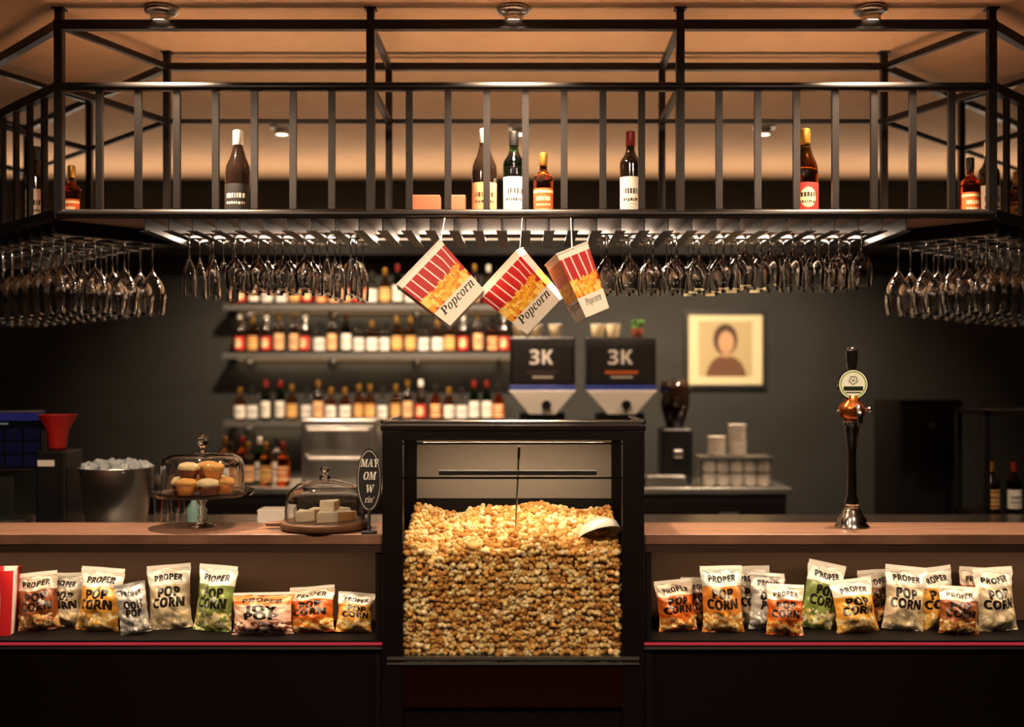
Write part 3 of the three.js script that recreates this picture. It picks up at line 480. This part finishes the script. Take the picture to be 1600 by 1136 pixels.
// ---------------------------------------------------------------- on the bar: cake stand, cloche, tap, sign
{
  const d = 4.42, s = px(1, d), p = V((317 - 821) * s, TOPY, -d);
  const o = thing('cake_stand', 'glass pedestal cake stand carrying muffins under a glass dome', 'cake stand', p);
  const yP = 0.125;
  part('foot', lathe([[0, 0], [0.052, 0], [0.054, 0.004], [0.03, 0.012], [0.016, 0.02], [0, 0.02]], 32), M.glass, o);
  part('stem', lathe([[0, 0.02], [0.014, 0.02], [0.022, 0.035], [0.012, 0.05], [0.02, 0.068], [0.011, 0.085], [0.018, 0.105], [0.034, yP], [0, yP]], 24), M.glass, o);
  part('plate', lathe([[0, yP], [0.2, yP + 0.006], [0.212, yP + 0.022], [0.205, yP + 0.024], [0.195, yP + 0.014], [0, yP + 0.01]], 48), M.glass, o);
  const dm = thing('glass_dome', 'clear glass dome with ball knob covering the muffins', 'dome', V(p.x, TOPY + yP + 0.0125, p.z));
  part('cover', lathe([[0.163, 0.001], [0.165, 0.004], [0.165, 0.115], [0.155, 0.144], [0.12, 0.16], [0.03, 0.168], [0, 0.168], [0, 0.164], [0.12, 0.156], [0.151, 0.141], [0.161, 0.114], [0.161, 0.002]], 48), M.glass, dm);
  part('knob', lathe([[0, 0.168], [0.012, 0.169], [0.009, 0.182], [0.02, 0.196], [0.025, 0.214], [0.018, 0.232], [0, 0.24]], 24), M.glass, dm);
  const cakeM = std(0xb5712f, 0.75), icing = std(0xf0d9a4, 0.6), dark = std(0x6a3615, 0.8);
  let n = 0;
  for (const [a, r, y, tone] of [[0, 0.088, 0, 0], [1.05, 0.088, 0, 1], [2.1, 0.088, 0, 0], [3.14, 0.088, 0, 1], [4.2, 0.088, 0, 0], [5.24, 0.088, 0, 1], [0.5, 0.058, 0.062, 0], [2.6, 0.058, 0.062, 1], [4.7, 0.058, 0.062, 0]]) {
    const c = thing('muffin', 'golden muffin with pale crumbly top stacked under the glass dome', 'muffin', V(p.x + r * Math.cos(a), TOPY + yP + 0.0135 + y, p.z + r * Math.sin(a)), a + rr(-0.3, 0.3), 'muffins under the dome');
    part('sponge', lathe([[0, 0], [0.03, 0], [0.039, 0.036], [0, 0.042]], 18), tone ? dark : cakeM, c); const ic = new THREE.SphereGeometry(0.044, 22, 14); { const q = ic.attributes.position; for (let i = 0; i < q.count; i++) { const v = V(q.getX(i), q.getY(i), q.getZ(i)), k = 1 + 0.16 * fbm(v.x * 45 + a * 3, v.y * 45, v.z * 45); q.setXYZ(i, v.x * k, v.y * k * 0.5, v.z * k); } ic.computeVertexNormals(); } ic.translate(0, 0.046, 0); part('crumb_top', ic, tone ? icing : std(0xd9a355, 0.75), c);
  }
}
{
  const d = 4.36, p = V((508 - 821) * px(1, d), TOPY, -d);
  const b = thing('serving_board', 'round dark wooden board carrying the glass cloche', 'board', p); part('disc', lathe([[0, 0], [0.165, 0], [0.178, 0.01], [0.18, 0.03], [0.174, 0.034], [0, 0.034]], 48), M.boardWood, b); part('handle', bx(0.07, 0.018, 0.04, -0.205, 0.02, 0, 0.008), M.boardWood, b);
  const o = thing('glass_cloche', 'wide glass cloche with faceted knob on a wooden board', 'cloche', V(p.x, TOPY + 0.0345, p.z));
  part('cover', lathe([[0.158, 0.0], [0.161, 0.004], [0.158, 0.075], [0.145, 0.118], [0.11, 0.148], [0.05, 0.164], [0, 0.166], [0, 0.162], [0.05, 0.16], [0.108, 0.144], [0.141, 0.116], [0.154, 0.074], [0.155, 0.001]], 48), M.glass, o);
  part('knob', [lathe([[0, 0.166], [0.022, 0.167], [0.024, 0.178], [0.012, 0.184], [0.01, 0.19], [0.02, 0.202], [0.016, 0.216], [0, 0.22]], 10)], M.glass, o);
  const cheese = std(0xe9dcc0, 0.6), crust = std(0xb98a50, 0.7);
  for (const [a, r, y] of [[0.3, 0.075, 0], [1.5, 0.07, 0], [2.8, 0.078, 0], [4.0, 0.07, 0], [5.2, 0.075, 0], [0.9, 0.03, 0.041]]) {
    const sh = new THREE.Shape([new THREE.Vector2(-0.045, 0), new THREE.Vector2(0.045, 0), new THREE.Vector2(0, 0.062)]); const g = new THREE.ExtrudeGeometry(sh, { depth: 0.036, bevelEnabled: true, bevelSize: 0.003, bevelThickness: 0.003, bevelSegments: 1 }); g.rotateX(-Math.PI / 2); g.translate(0, 0.003, 0.03);
    const c = thing('sandwich', 'pale triangular sandwich under the glass cloche', 'sandwich', V(p.x + r * Math.cos(a), TOPY + 0.0347 + y, p.z + r * Math.sin(a)), a * 1.7, 'sandwiches under the cloche'); part('bread', g, cheese, c); part('crust', bx(0.09, 0.036, 0.006, 0, 0.021, 0.032, 0.002), crust, c);
  }
}
{
  const d = 4.4, s = px(1, d), p = V((1331 - 821) * s, TOPY, -d), o = thing('beer_tap', 'tall slender chrome beer tap with lime green badge', 'beer tap', p);
  part('base', lathe([[0, 0], [0.068, 0], [0.07, 0.006], [0.056, 0.02], [0.06, 0.034], [0.044, 0.05], [0.036, 0.07], [0.024, 0.085], [0, 0.085]], 32), M.chrome, o);
  part('column', lathe([[0, 0.08], [0.026, 0.085], [0.03, 0.1], [0.02, 0.13], [0.017, 0.3], [0.022, 0.36], [0.03, 0.4], [0.027, 0.415], [0.034, 0.425], [0.034, 0.44], [0, 0.44]], 28), M.chrome, o);
  const hd = part('tap_head', [lathe([[0, 0.44], [0.036, 0.442], [0.05, 0.455], [0.053, 0.48], [0.05, 0.5], [0.03, 0.515], [0.026, 0.54], [0, 0.54]], 28)], std(0xb8642c, 0.25, 0.9), o, 'copper coloured tap head');
  part('spout', tube([V(0, 0.49, 0.045), V(0, 0.495, 0.085), V(0, 0.47, 0.105), V(0, 0.43, 0.108)], 0.011, 20, 12), M.chrome, hd); part('side_knob', [rod(V(0.05, 0.482, 0), V(0.066, 0.482, 0), 0.006), move(new THREE.SphereGeometry(0.012, 14, 10), 0.072, 0.482, 0), rod(V(-0.05, 0.475, 0), V(-0.06, 0.475, 0), 0.006)], M.chrome, hd);
  const badgeTex = canvasTex(256, 256, (c, w, h) => { c.fillStyle = '#eef2dc'; c.fillRect(0, 0, w, h); c.lineWidth = 10; c.strokeStyle = '#6f9a2a'; c.beginPath(); c.arc(128, 128, 112, 0, 7); c.stroke(); c.fillStyle = '#1c2414'; c.strokeStyle = '#1c2414'; c.lineWidth = 7; for (let i = 0; i < 5; i++) { c.beginPath(); c.arc(128 + 14 * Math.cos(i * 1.26), 92 + 14 * Math.sin(i * 1.26), 26, i * 1.26, i * 1.26 + 2.2); c.stroke(); } c.beginPath(); c.arc(128, 92, 9, 0, 7); c.fill(); c.fillRect(40, 146, 176, 40); c.fillRect(60, 196, 136, 12); });
  const bd = new THREE.CylinderGeometry(0.062, 0.062, 0.014, 36); bd.rotateX(Math.PI / 2); bd.translate(0, 0.585, 0.012); const bm = [M.chrome, std(0xffffff, 0.35, 0, { map: badgeTex }), M.chrome];
  const badge = part('badge', bd, M.chrome, o); const disc = new THREE.CircleGeometry(0.058, 36); disc.translate(0, 0.585, 0.0196); part('badge_face', disc, bm[1], badge, 'lime and white badge face');
  part('handle', lathe([[0, 0.54], [0.012, 0.54], [0.014, 0.64], [0.02, 0.66], [0.024, 0.72], [0.018, 0.735], [0, 0.738]], 24), phys({ color: 0x1a1614, roughness: 0.08, clearcoat: 1 }), o, 'glossy dark tap handle');
}
{
  const d = 4.225, o = thing('chalk_sign', 'small black oval sign with white hand lettering beside the warmer', 'sign', V((577 - 821) * px(1, d), TOPY, -d), 0.05);
  const t = canvasTex(256, 448, (c, w, h) => { c.fillStyle = '#14100e'; c.fillRect(0, 0, w, h); c.strokeStyle = '#cfc6b4'; c.lineWidth = 5; c.beginPath(); c.ellipse(w / 2, h / 2, w * 0.44, h * 0.46, 0, 0, 7); c.stroke(); c.fillStyle = '#e8e0d0'; c.textAlign = 'center'; c.font = 'italic bold 76px serif'; ['MAY', 'OM', 'W'].forEach((s, i) => c.fillText(s, w / 2, 130 + i * 90)); c.font = 'italic 56px serif'; c.fillText("rin'", w / 2, 380); });
  const sh = new THREE.Shape(); sh.absellipse(0, 0.21, 0.049, 0.125, 0, Math.PI * 2); const g = new THREE.ExtrudeGeometry(sh, { depth: 0.008, bevelEnabled: false, curveSegments: 40 }); part('plate', g, M.rubber, o);
  const f = new THREE.ShapeGeometry(sh, 40); { const q = f.attributes.position, u = f.attributes.uv; for (let i = 0; i < q.count; i++) u.setXY(i, (q.getX(i) + 0.049) / 0.098, (q.getY(i) - 0.085) / 0.25); } f.translate(0, 0, 0.0088); part('lettering', f, std(0xffffff, 0.8, 0, { map: t }), o, 'white lettering');
  part('peg', rod(V(0, 0, 0.004), V(0, 0.1, 0.004), 0.006), M.steel, o); part('foot', bx(0.06, 0.01, 0.04, 0, 0.005, 0.004, 0.003), M.rubber, o);
}

// ---------------------------------------------------------------- service bench behind the bar, with terminal, ice tub, cups
const BY = 0.9;
{
  for (const [x0, x1, label] of [[-2.6, MX0 - 0.05, 'dark service bench behind the bar holding the ice tub'], [MX1 + 0.05, 2.75, 'dark service bench behind the bar beside the tall dark cabinet']]) {
    const o = thing('service_bench', label, 'bench', [0, 0, 0]); part('top', span(x0, x1, BY - 0.03, BY, -5.0, -5.55), M.steel, o); part('body', span(x0 + 0.02, x1 - 0.02, 0.08, BY - 0.03, -5.03, -5.52), M.blackPaint, o); part('plinth', span(x0 + 0.06, x1 - 0.06, 0, 0.08, -5.1, -5.5), M.blackPaint, o);
  }
  const d = 5.2, X = (n) => (n - 821) * d / F;
  // cash terminal
  const t = thing('cash_terminal', 'black touchscreen cash terminal with blue header bar', 'terminal', V(X(8), BY, -d), 0.3);
  part('foot', bx(0.22, 0.03, 0.2, 0, 0.015, 0, 0.008), M.plastic, t); part('neck', bx(0.06, 0.2, 0.05, 0, 0.12, -0.03), M.plastic, t);
  const sc = part('screen_housing', bx(0.36, 0.3, 0.035, 0, 0.4, 0, 0.01), M.plastic, t); sc.rotation.x = 0; const st = canvasTex(256, 192, (c, w, h) => { c.fillStyle = '#0b0c12'; c.fillRect(0, 0, w, h); c.fillStyle = '#3f3c8c'; c.fillRect(0, 0, w, 26); c.fillStyle = '#c9c6d8'; c.fillRect(0, 34, w * 0.55, 5); c.fillStyle = '#1a1b3a'; for (let i = 0; i < 4; i++) for (let j = 0; j < 3; j++) c.fillRect(8 + i * 62, 54 + j * 46, 54, 38); });
  const sp = new THREE.PlaneGeometry(0.33, 0.27); sp.translate(0, 0.4, 0.0185); const sm = new THREE.MeshStandardMaterial({ color: 0x000000, roughness: 0.2, emissiveMap: st }); sm.emissive = new THREE.Color(0.22, 0.22, 0.22); part('screen', sp, sm, sc, 'dim blue screen');
  const pr = thing('receipt_printer', 'black receipt printer under the red cup', 'printer', V(X(93), BY, -d)); part('case', bx(0.145, 0.36, 0.2, 0, 0.18, 0, 0.012), M.plastic, pr); part('paper', bx(0.08, 0.03, 0.002, -0.02, 0.3, 0.102), M.white, pr);
  const cu = thing('red_cup', 'flared red cup standing on the receipt printer', 'cup', V(X(93), BY + 0.3605, -d + 0.02)); part('cup_body', lathe([[0, 0], [0.036, 0], [0.04, 0.01], [0.05, 0.09], [0.086, 0.16], [0.089, 0.165], [0.083, 0.163], [0.046, 0.09], [0.034, 0.012], [0, 0.01]], 32), M.red, cu); part('rim', move(new THREE.TorusGeometry(0.087, 0.003, 8, 36).rotateX(Math.PI / 2), 0, 0.165, 0), M.red, cu);
  // ice tub
  const ic = thing('ice_tub', 'steel ice tub filled with ice behind the bar', 'tub', V(X(182), BY, -d));
  part('pan', [lathe([[0, 0], [0.14, 0], [0.17, 0.27], [0.178, 0.275], [0.165, 0.272], [0.135, 0.01], [0, 0.01]], 36)], M.steel, ic);
  const iceM = phys({ color: 0xe6ecee, roughness: 0.22, transmission: 0.35, thickness: 0 }); const cube = new RoundedBoxGeometry(0.034, 0.03, 0.034, 2, 0.006);
  for (let i = 0; i < 70; i++) { const a = rr(0, 6.28), r = 0.15 * Math.sqrt(rnd()), o = part('ice_cube', cube, iceM); o.position.set(ic.position.x + r * Math.cos(a), BY + 0.27 + rr(-0.01, 0.045 * (1 - r / 0.2)), ic.position.z + r * Math.sin(a)); o.rotation.set(rr(0, 3), rr(0, 3), rr(0, 3)); tag(o, 'clear ice cube heaped in the steel tub', 'ice cube', 'ice cubes in the tub'); }
  const fill = thing('crushed_ice', 'pale crushed ice filling the steel tub', 'ice'); fill.userData.kind = 'stuff'; const fg = new THREE.SphereGeometry(0.155, 30, 12, 0, 6.283, 0, Math.PI / 2); { const q = fg.attributes.position; for (let i = 0; i < q.count; i++) q.setY(i, q.getY(i) * 0.18 + 0.01 * fbm(q.getX(i) * 40, q.getZ(i) * 40, 2)); fg.computeVertexNormals(); } fg.translate(ic.position.x, BY + 0.245, ic.position.z); part('ice_surface', fg, std(0xcfd3d3, 0.4), fill);
  // tall bar tools and glasses beside the tub
  for (const [n, h, label] of [[252, 0.24, 'tall clear tumbler beside the ice tub'], [278, 0.2, 'shorter clear tumbler behind the cake stand']]) { const g = thing('tumbler', label, 'glass', V(X(n), BY, -d)); part('vessel', lathe([[0, 0], [0.032, 0], [0.04, h], [0.038, h], [0.03, 0.01], [0, 0.01]], 28), M.glass, g); part('straw', rod(V(0, 0.012, 0.01), V(0.02, h + 0.08, -0.01), 0.003), M.red, g); }
  for (const [n, label, c] of [[428, 'white folded napkins behind the cloche', 0xe6ddd0]]) { const g = thing('napkin_pack', label, 'napkins', V(X(n), BY, -d)); for (let i = 0; i < 6; i++) part('napkin', bx(0.13, 0.012, 0.13, rr(-0.003, 0.003), 0.006 + i * 0.0125, 0, 0.003), std(c, 0.8), g); }
  const bt = thing('teal_bottle', 'small teal cleaning bottle lying low behind the bar', 'bottle', V(X(308), BY, -d + 0.05)); part('body', lathe([[0, 0], [0.034, 0], [0.036, 0.08], [0.014, 0.11], [0.012, 0.13], [0, 0.13]], 24), std(0x7fa39a, 0.4), bt); part('cap', cyl(0.013, 0.013, 0.025, 0, 0.14, 0), M.white, bt);
}

// ---------------------------------------------------------------- back counter, drink dispensers, cups, shelves, picture
const BCY = 0.92;
{
  const d0 = 6.7, x0 = (180 - 821) * d0 / F, x1 = (1238 - 821) * d0 / F;
  const o = thing('back_counter', 'long dark back counter with pale steel top along the wall', 'counter'); part('top', span(x0, x1, BCY - 0.04, BCY, -d0, -7.4, 0.004), M.steel, o); part('body', span(x0 + 0.02, x1 - 0.03, 0, BCY - 0.04, -d0 - 0.03, -7.38), M.blackPaint, o);
  for (let i = 0; i < 6; i++) { const w = (x1 - x0 - 0.1) / 6, dr = part('cabinet_door', bx(w - 0.012, 0.72, 0.016, x0 + 0.05 + w * (i + 0.5), 0.46, -d0 - 0.02), M.gloss, o); part('handle', bx(0.12, 0.01, 0.014, x0 + 0.05 + w * (i + 0.5), 0.76, -d0 + 0.0), M.steel, dr); }
}
const BX = (X, d = 7.0) => (X - 821) * d / F;
{
  const logo = (accent) => canvasTex(256, 192, (c, w, h) => { c.fillStyle = '#171211'; c.fillRect(0, 0, w, h); c.fillStyle = '#efe6da'; c.textAlign = 'center'; c.font = 'bold 88px sans-serif'; c.fillText('3K', w / 2 - 6, 108); c.fillStyle = accent; c.fillRect(60, 136, 136, 14); c.fillStyle = '#cfc6b8'; c.fillRect(84, 160, 90, 8); });
  for (const [X, X0, X1, accent, label] of [[847, 797, 897, '#3a2a26', 'dark drink dispenser with white lettering and cream funnel front'], [968, 915, 1021, '#c8641e', 'dark drink dispenser with orange stripe next to a potted herb']]) {
    const d = 7.0, w = px(X1 - X0, d), o = thing('drink_dispenser', label, 'dispenser', V(BX(X), BCY, -d));
    const top = (592 - 528) * d / F + EYE - BCY, y1 = EYE - (603 - 592) * d / F - BCY, y2 = EYE - (645 - 592) * d / F - BCY;
    part('tank', bx(w, top - y1, 0.3, 0, (top + y1) / 2, 0, 0.012), M.plastic, o);
    const f = new THREE.PlaneGeometry(w * 0.9, (top - y1) * 0.9); f.translate(0, (top + y1) / 2, 0.1515); part('sign_face', f, std(0xffffff, 0.5, 0, { map: logo(accent) }), o, 'white lettering on dark panel');
    part('tank_band', bx(w * 1.0, 0.03, 0.31, 0, y1 - 0.012, 0, 0.004), std(0x2b3f9a, 0.4), o, 'blue band');
    const sh = new THREE.Shape([new THREE.Vector2(-w / 2, y1 - 0.03), new THREE.Vector2(w / 2, y1 - 0.03), new THREE.Vector2(w * 0.2, y2), new THREE.Vector2(-w * 0.2, y2)]); const g = new THREE.ExtrudeGeometry(sh, { depth: 0.16, bevelEnabled: true, bevelSize: 0.004, bevelThickness: 0.004, bevelSegments: 1 }); part('funnel', g, M.porcelain, o, 'cream funnel front');
    const tp = cyl(0.03, 0.03, 0.05, 0, 0, 0); tp.rotateX(Math.PI / 2); tp.translate(w * 0.06, y2 + 0.055, 0.18); part('tap_knob', tp, M.plastic, o);
    part('pedestal', [bx(w * 0.7, y2, 0.2, 0, y2 / 2, -0.04), bx(w, 0.05, 0.32, 0, 0.025, 0.02, 0.008)], M.plastic, o);
    part('drip_tray', bx(w * 0.8, 0.012, 0.14, 0, 0.058, 0.12), M.steel, o);
  }
  // paper cups on the dispensers
  let k = 0;
  for (const [X, label] of [[812, 'pale paper cup on the plain dark dispenser'], [836, 'pale paper cup on the plain dark dispenser'], [868, 'pale paper cup on the plain dark dispenser'], [934, 'pale paper cup on the orange-striped dispenser'], [958, 'pale paper cup on the orange-striped dispenser']]) {
    const o = thing('paper_cup', label, 'cup', V(BX(X), (592 - 528) * 7 / F + EYE, -7.0), 0, label.includes('orange') ? 'cups on the striped dispenser' : 'cups on the plain dispenser'); part('cup_wall', lathe([[0, 0], [0.036, 0], [0.046, 0.085], [0.044, 0.085], [0.034, 0.006], [0, 0.006]], 24), M.cream, o); part('rolled_rim', move(new THREE.TorusGeometry(0.046, 0.002, 8, 28).rotateX(Math.PI / 2), 0, 0.085, 0), M.white, o);
  }
  const h = thing('potted_herb', 'small green herb pot on the orange-striped dispenser', 'plant', V(BX(996), (592 - 528) * 7 / F + EYE, -7.0)); part('pot', lathe([[0, 0], [0.032, 0], [0.04, 0.06], [0.036, 0.06], [0, 0.05]], 20), std(0x8d4a2a, 0.8), h);
  const leaf = new THREE.SphereGeometry(0.014, 8, 6); leaf.scale(1, 0.35, 0.7); const leafM = std(0x4d7a2a, 0.6); for (let i = 0; i < 26; i++) { const l = part('leaf', leaf, leafM, h); l.position.set(rr(-0.035, 0.035), 0.065 + rr(0, 0.05), rr(-0.035, 0.035)); l.rotation.set(rr(0, 3), rr(0, 3), rr(0, 3)); }
  part('stem', rod(V(0, 0.045, 0), V(0, 0.1, 0), 0.003), leafM, h);
  // grinder right of the dispensers
  const gr = thing('coffee_grinder', 'dark coffee grinder with rounded hopper beside the dispensers', 'grinder', V(BX(1056), BCY, -7.05)); part('body', bx(0.2, 0.36, 0.26, 0, 0.18, 0, 0.02), M.plastic, gr); part('hopper', lathe([[0, 0.36], [0.055, 0.36], [0.095, 0.5], [0.1, 0.62], [0.09, 0.665], [0, 0.675]], 28), phys({ color: 0x2a1a14, roughness: 0.1, clearcoat: 1 }), gr); part('spout', bx(0.06, 0.05, 0.06, 0, 0.2, 0.15, 0.008), M.steel, gr);
  // cups and saucers
  let label = 'white saucer in the tall stack on the back counter';
  for (let i = 0; i < 13; i++) { const o = thing('saucer', label, 'saucer', V(BX(1152, 6.85), BCY + 0.19 + i * 0.0155, -6.85), 0, 'tall saucer stack'); part('dish', lathe([[0, 0], [0.03, 0], [0.06, 0.012], [0.059, 0.0145], [0.03, 0.004], [0, 0.004]], 24), M.porcelain, o); part('well_ring', move(new THREE.TorusGeometry(0.028, 0.0015, 6, 24).rotateX(Math.PI / 2), 0, 0.0045, 0), M.porcelain, o); }
  const tr = thing('cup_riser', 'low steel riser under the tall saucer stack', 'riser', V(BX(1146, 6.85), BCY, -6.85)); part('plate', bx(0.46, 0.012, 0.26, 0, 0.183, 0), M.steel, tr); for (const sx of [-1, 1]) for (const sz of [-1, 1]) part('leg', bx(0.012, 0.177, 0.012, sx * 0.222, 0.0885, sz * 0.115), M.steel, tr);
  for (let i = 0; i < 8; i++) { const o = thing('saucer', 'white saucer in the short stack beside the tall stack', 'saucer', V(BX(1120, 6.85), BCY + 0.19 + i * 0.0155, -6.85), 0, 'short saucer stack'); part('dish', lathe([[0, 0], [0.03, 0], [0.06, 0.012], [0.059, 0.0145], [0.03, 0.004], [0, 0.004]], 24), M.porcelain, o); part('well_ring', move(new THREE.TorusGeometry(0.028, 0.0015, 6, 24).rotateX(Math.PI / 2), 0, 0.0045, 0), M.porcelain, o); }
  for (let r = 0; r < 2; r++) for (let i = 0; i < 5; i++) {
    const o = thing('coffee_mug', r ? 'white coffee mug in the upper row under the riser' : 'white coffee mug in the lower row under the riser', 'mug', V(BX(1106, 6.85) + i * 0.085, BCY + r * 0.083, -6.79), 1.35, r ? 'upper mugs' : 'lower mugs');
    part('mug_wall', lathe([[0, 0], [0.03, 0], [0.04, 0.02], [0.041, 0.08], [0.038, 0.08], [0.036, 0.02], [0, 0.008]], 24), M.porcelain, o); part('handle', tube([V(0.038, 0.065, 0), V(0.062, 0.06, 0), V(0.062, 0.03, 0), V(0.036, 0.022, 0)], 0.005, 14, 8), M.porcelain, o);
  }
  const nh = thing('napkin_holder', 'steel napkin holder with oval slot on the back counter', 'napkin holder', V(BX(1040, 6.76), BCY, -6.76)); part('case', bx(0.24, 0.012, 0.1, 0, 0.006, 0), M.steel, nh); part('wall_plate', [bx(0.24, 0.06, 0.008, 0, 0.04, 0.046, 0.003), bx(0.24, 0.06, 0.008, 0, 0.04, -0.046, 0.003)], M.steel, nh); part('napkins', bx(0.2, 0.045, 0.07, 0, 0.035, 0), M.white, nh);
  // steel oven and syrup bottles on the far side
  const ov = thing('steel_oven', 'pale steel oven with two bar handles on the back counter', 'oven', V(BX(536, 7.0), BCY, -7.05)); part('case', bx(0.48, 0.42, 0.4, 0, 0.21, 0, 0.01), M.steel, ov); for (const y of [0.12, 0.3]) { const dr = part('oven_door', bx(0.44, 0.16, 0.014, 0, y, 0.205, 0.004), M.steel, ov); part('handle', rod(V(-0.19, y + 0.055, 0.232), V(0.19, y + 0.055, 0.232), 0.009), M.porcelain, dr); }
  const kinds = [['amber', 'gold', 'gold'], ['clear', 'white', 'black'], ['orange', 'orange', 'red'], ['dark', 'tan', 'gold'], ['green', 'wave', 'white']];
  for (let i = 0; i < 8; i++) { const kk = kinds[i % 5]; bottle('syrup_bottle', 'syrup bottle with ' + { amber: 'gold label', clear: 'white label', orange: 'orange label', dark: 'tan label', green: 'grey wave label' }[kk[0]] + ' standing on the back counter', 'syrup bottles on the back counter', i % 2 ? 'spirit' : 'wine', bottleGlass[kk[0]], lab[kk[1]], caps[kk[2]], V(BX(352 + i * 13.5, 6.95), BCY, -6.95 + (i % 2) * 0.07)); }
  // bottle shelves on the wall
  const sd = 8.2, sx0 = BX(366, sd), sx1 = BX(800, sd);
  const levels = [[1.283, 'lowest'], [1.795, 'middle'], [2.16, 'upper']];
  for (const [y, nm] of levels) {
    const s = thing('wall_shelf', nm + ' dark wall shelf crowded with bottles', 'shelf'); part('board', span(sx0 - 0.05, sx1 + 0.05, y - 0.045, y, -8.06, -8.355, 0.003), std(0x4b4a46, 0.5), s);
    for (let b = 0; b < 4; b++) part('bracket', bx(0.02, 0.07, 0.2, sx0 + 0.1 + b * (sx1 - sx0 - 0.2) / 3, y - 0.08, -8.25), M.blackMetal, s);
    const yl = y - 0.052, ll = part('shelf_lamp', span(sx0, sx1, yl, yl + 0.007, -8.31, -8.325), glow(0.5, 0.28, 0.12), s, 'warm light strip under the shelf');
    const L = new THREE.RectAreaLight(warm(0.15), SHELFLED, sx1 - sx0, 0.018); L.position.set((sx0 + sx1) / 2, yl - 0.004, -8.317); L.lookAt((sx0 + sx1) / 2, 0, -8.2); scene.add(L);
    const types = [['wine', 'green', 'white', 'red', 'green bottle with white label'], ['spirit', 'amber', 'gold', 'gold', 'amber bottle with gold label'], ['square', 'clear', 'wave', 'black', 'squat clear bottle with grey label'], ['spirit', 'orange', 'orange', 'black', 'orange bottle with orange label'], ['wine', 'dark', 'tan', 'gold', 'dark bottle with tan label'], ['champ', 'dark', 'round', 'white', 'dark bottle with red emblem label'], ['square', 'amber', 'white', 'gold', 'squat amber bottle with white label']];
    let x = sx0 + 0.06;
    while (x < sx1 - 0.04) { const t = types[Math.floor(rnd() * 7)]; const two = rnd() > 0.35; bottle('shelf_bottle', t[4] + ' on the ' + nm + ' wall shelf', nm + ' shelf ' + t[4] + 's', t[0], bottleGlass[t[1]], lab[t[2]], caps[t[3]], V(x, y, -8.14 - (two ? 0 : 0.06)), rr(-0.4, 0.4)); x += 0.09 + rr(0, 0.02); }
  }
  // framed portrait
  const pd = 8.3, p = at(1135, 546, pd), fw = px(130, pd), fh = px(124, pd), pf = thing('framed_portrait', 'black framed sepia portrait with pale mat on dark wall', 'picture', V(p.x, p.y, -8.345));
  part('frame', [bx(fw, 0.035, 0.03, 0, fh / 2 - 0.0175, 0), bx(fw, 0.035, 0.03, 0, -fh / 2 + 0.0175, 0), bx(0.035, fh - 0.07, 0.03, fw / 2 - 0.0175, 0, 0), bx(0.035, fh - 0.07, 0.03, -fw / 2 + 0.0175, 0, 0)], M.plastic, pf);
  const pt = canvasTex(320, 304, (c, w, h) => { c.fillStyle = '#ddd0a8'; c.fillRect(0, 0, w, h); c.fillStyle = '#b9a67c'; c.fillRect(w * 0.14, h * 0.1, w * 0.72, h * 0.78); c.fillStyle = '#6b4630'; c.beginPath(); c.moveTo(w * 0.24, h * 0.88); c.quadraticCurveTo(w * 0.28, h * 0.6, w * 0.5, h * 0.58); c.quadraticCurveTo(w * 0.74, h * 0.6, w * 0.78, h * 0.88); c.fill(); c.fillStyle = '#4a2f22'; c.beginPath(); c.ellipse(w * 0.5, h * 0.36, w * 0.16, h * 0.22, 0, 0, 7); c.fill(); c.fillStyle = '#c39a74'; c.beginPath(); c.ellipse(w * 0.51, h * 0.4, w * 0.105, h * 0.16, 0, 0, 7); c.fill(); c.fillStyle = '#b98e68'; c.fillRect(w * 0.46, h * 0.52, w * 0.1, h * 0.09); });
  const pl = new THREE.PlaneGeometry(fw - 0.06, fh - 0.06); pl.translate(0, 0, 0.004); part('print', pl, std(0xffffff, 0.7, 0, { map: pt }), pf, 'sepia portrait print'); const gp = new THREE.PlaneGeometry(fw - 0.06, fh - 0.06); gp.translate(0, 0, 0.009); part('glazing', gp, M.pane, pf);
  // tall dark cabinet and side station
  const tc = thing('tall_cabinet', 'tall matt black cabinet with small round lock', 'cabinet', V(BX(1455, 6.6), 0, -6.6)); part('carcass', bx(0.38, 1.47, 0.5, 0, 0.735, -0.25, 0.006), M.blackPaint, tc); const td = part('door', bx(0.36, 1.36, 0.018, 0, 0.75, 0.009, 0.003), M.plastic, tc); const lk = cyl(0.018, 0.018, 0.012, 0, 0, 0); lk.rotateX(Math.PI / 2); lk.translate(0.0, 1.32, 0.024); part('lock', lk, M.steel, td);
  const sst = thing('side_station', 'dark open side station with bottles near the wall', 'station', V(BX(1600, 5.9), 0, -5.9)); for (const y of [0.5, 0.86, 1.42]) part('shelf', bx(0.6, 0.025, 0.4, 0, y, 0), M.blackPaint, sst); for (const sx of [-1, 1]) for (const sz of [-1, 1]) part('leg', bx(0.03, 1.43, 0.03, sx * 0.285, 0.715, sz * 0.185), M.blackMetal, sst);
  for (const [x, g, l, c, label] of [[-0.2, 'dark', 'gold', 'gold', 'dark bottle with gold label on the side station'], [-0.08, 'green', 'white', 'red', 'green bottle with red cap on the side station'], [0.05, 'amber', 'tan', 'black', 'amber bottle with tan label on the side station']]) bottle('station_bottle', label, undefined, 'spirit', bottleGlass[g], lab[l], caps[c], V(sst.position.x + x, 0.8725, -5.85));
}
renderer.render(scene, camera);
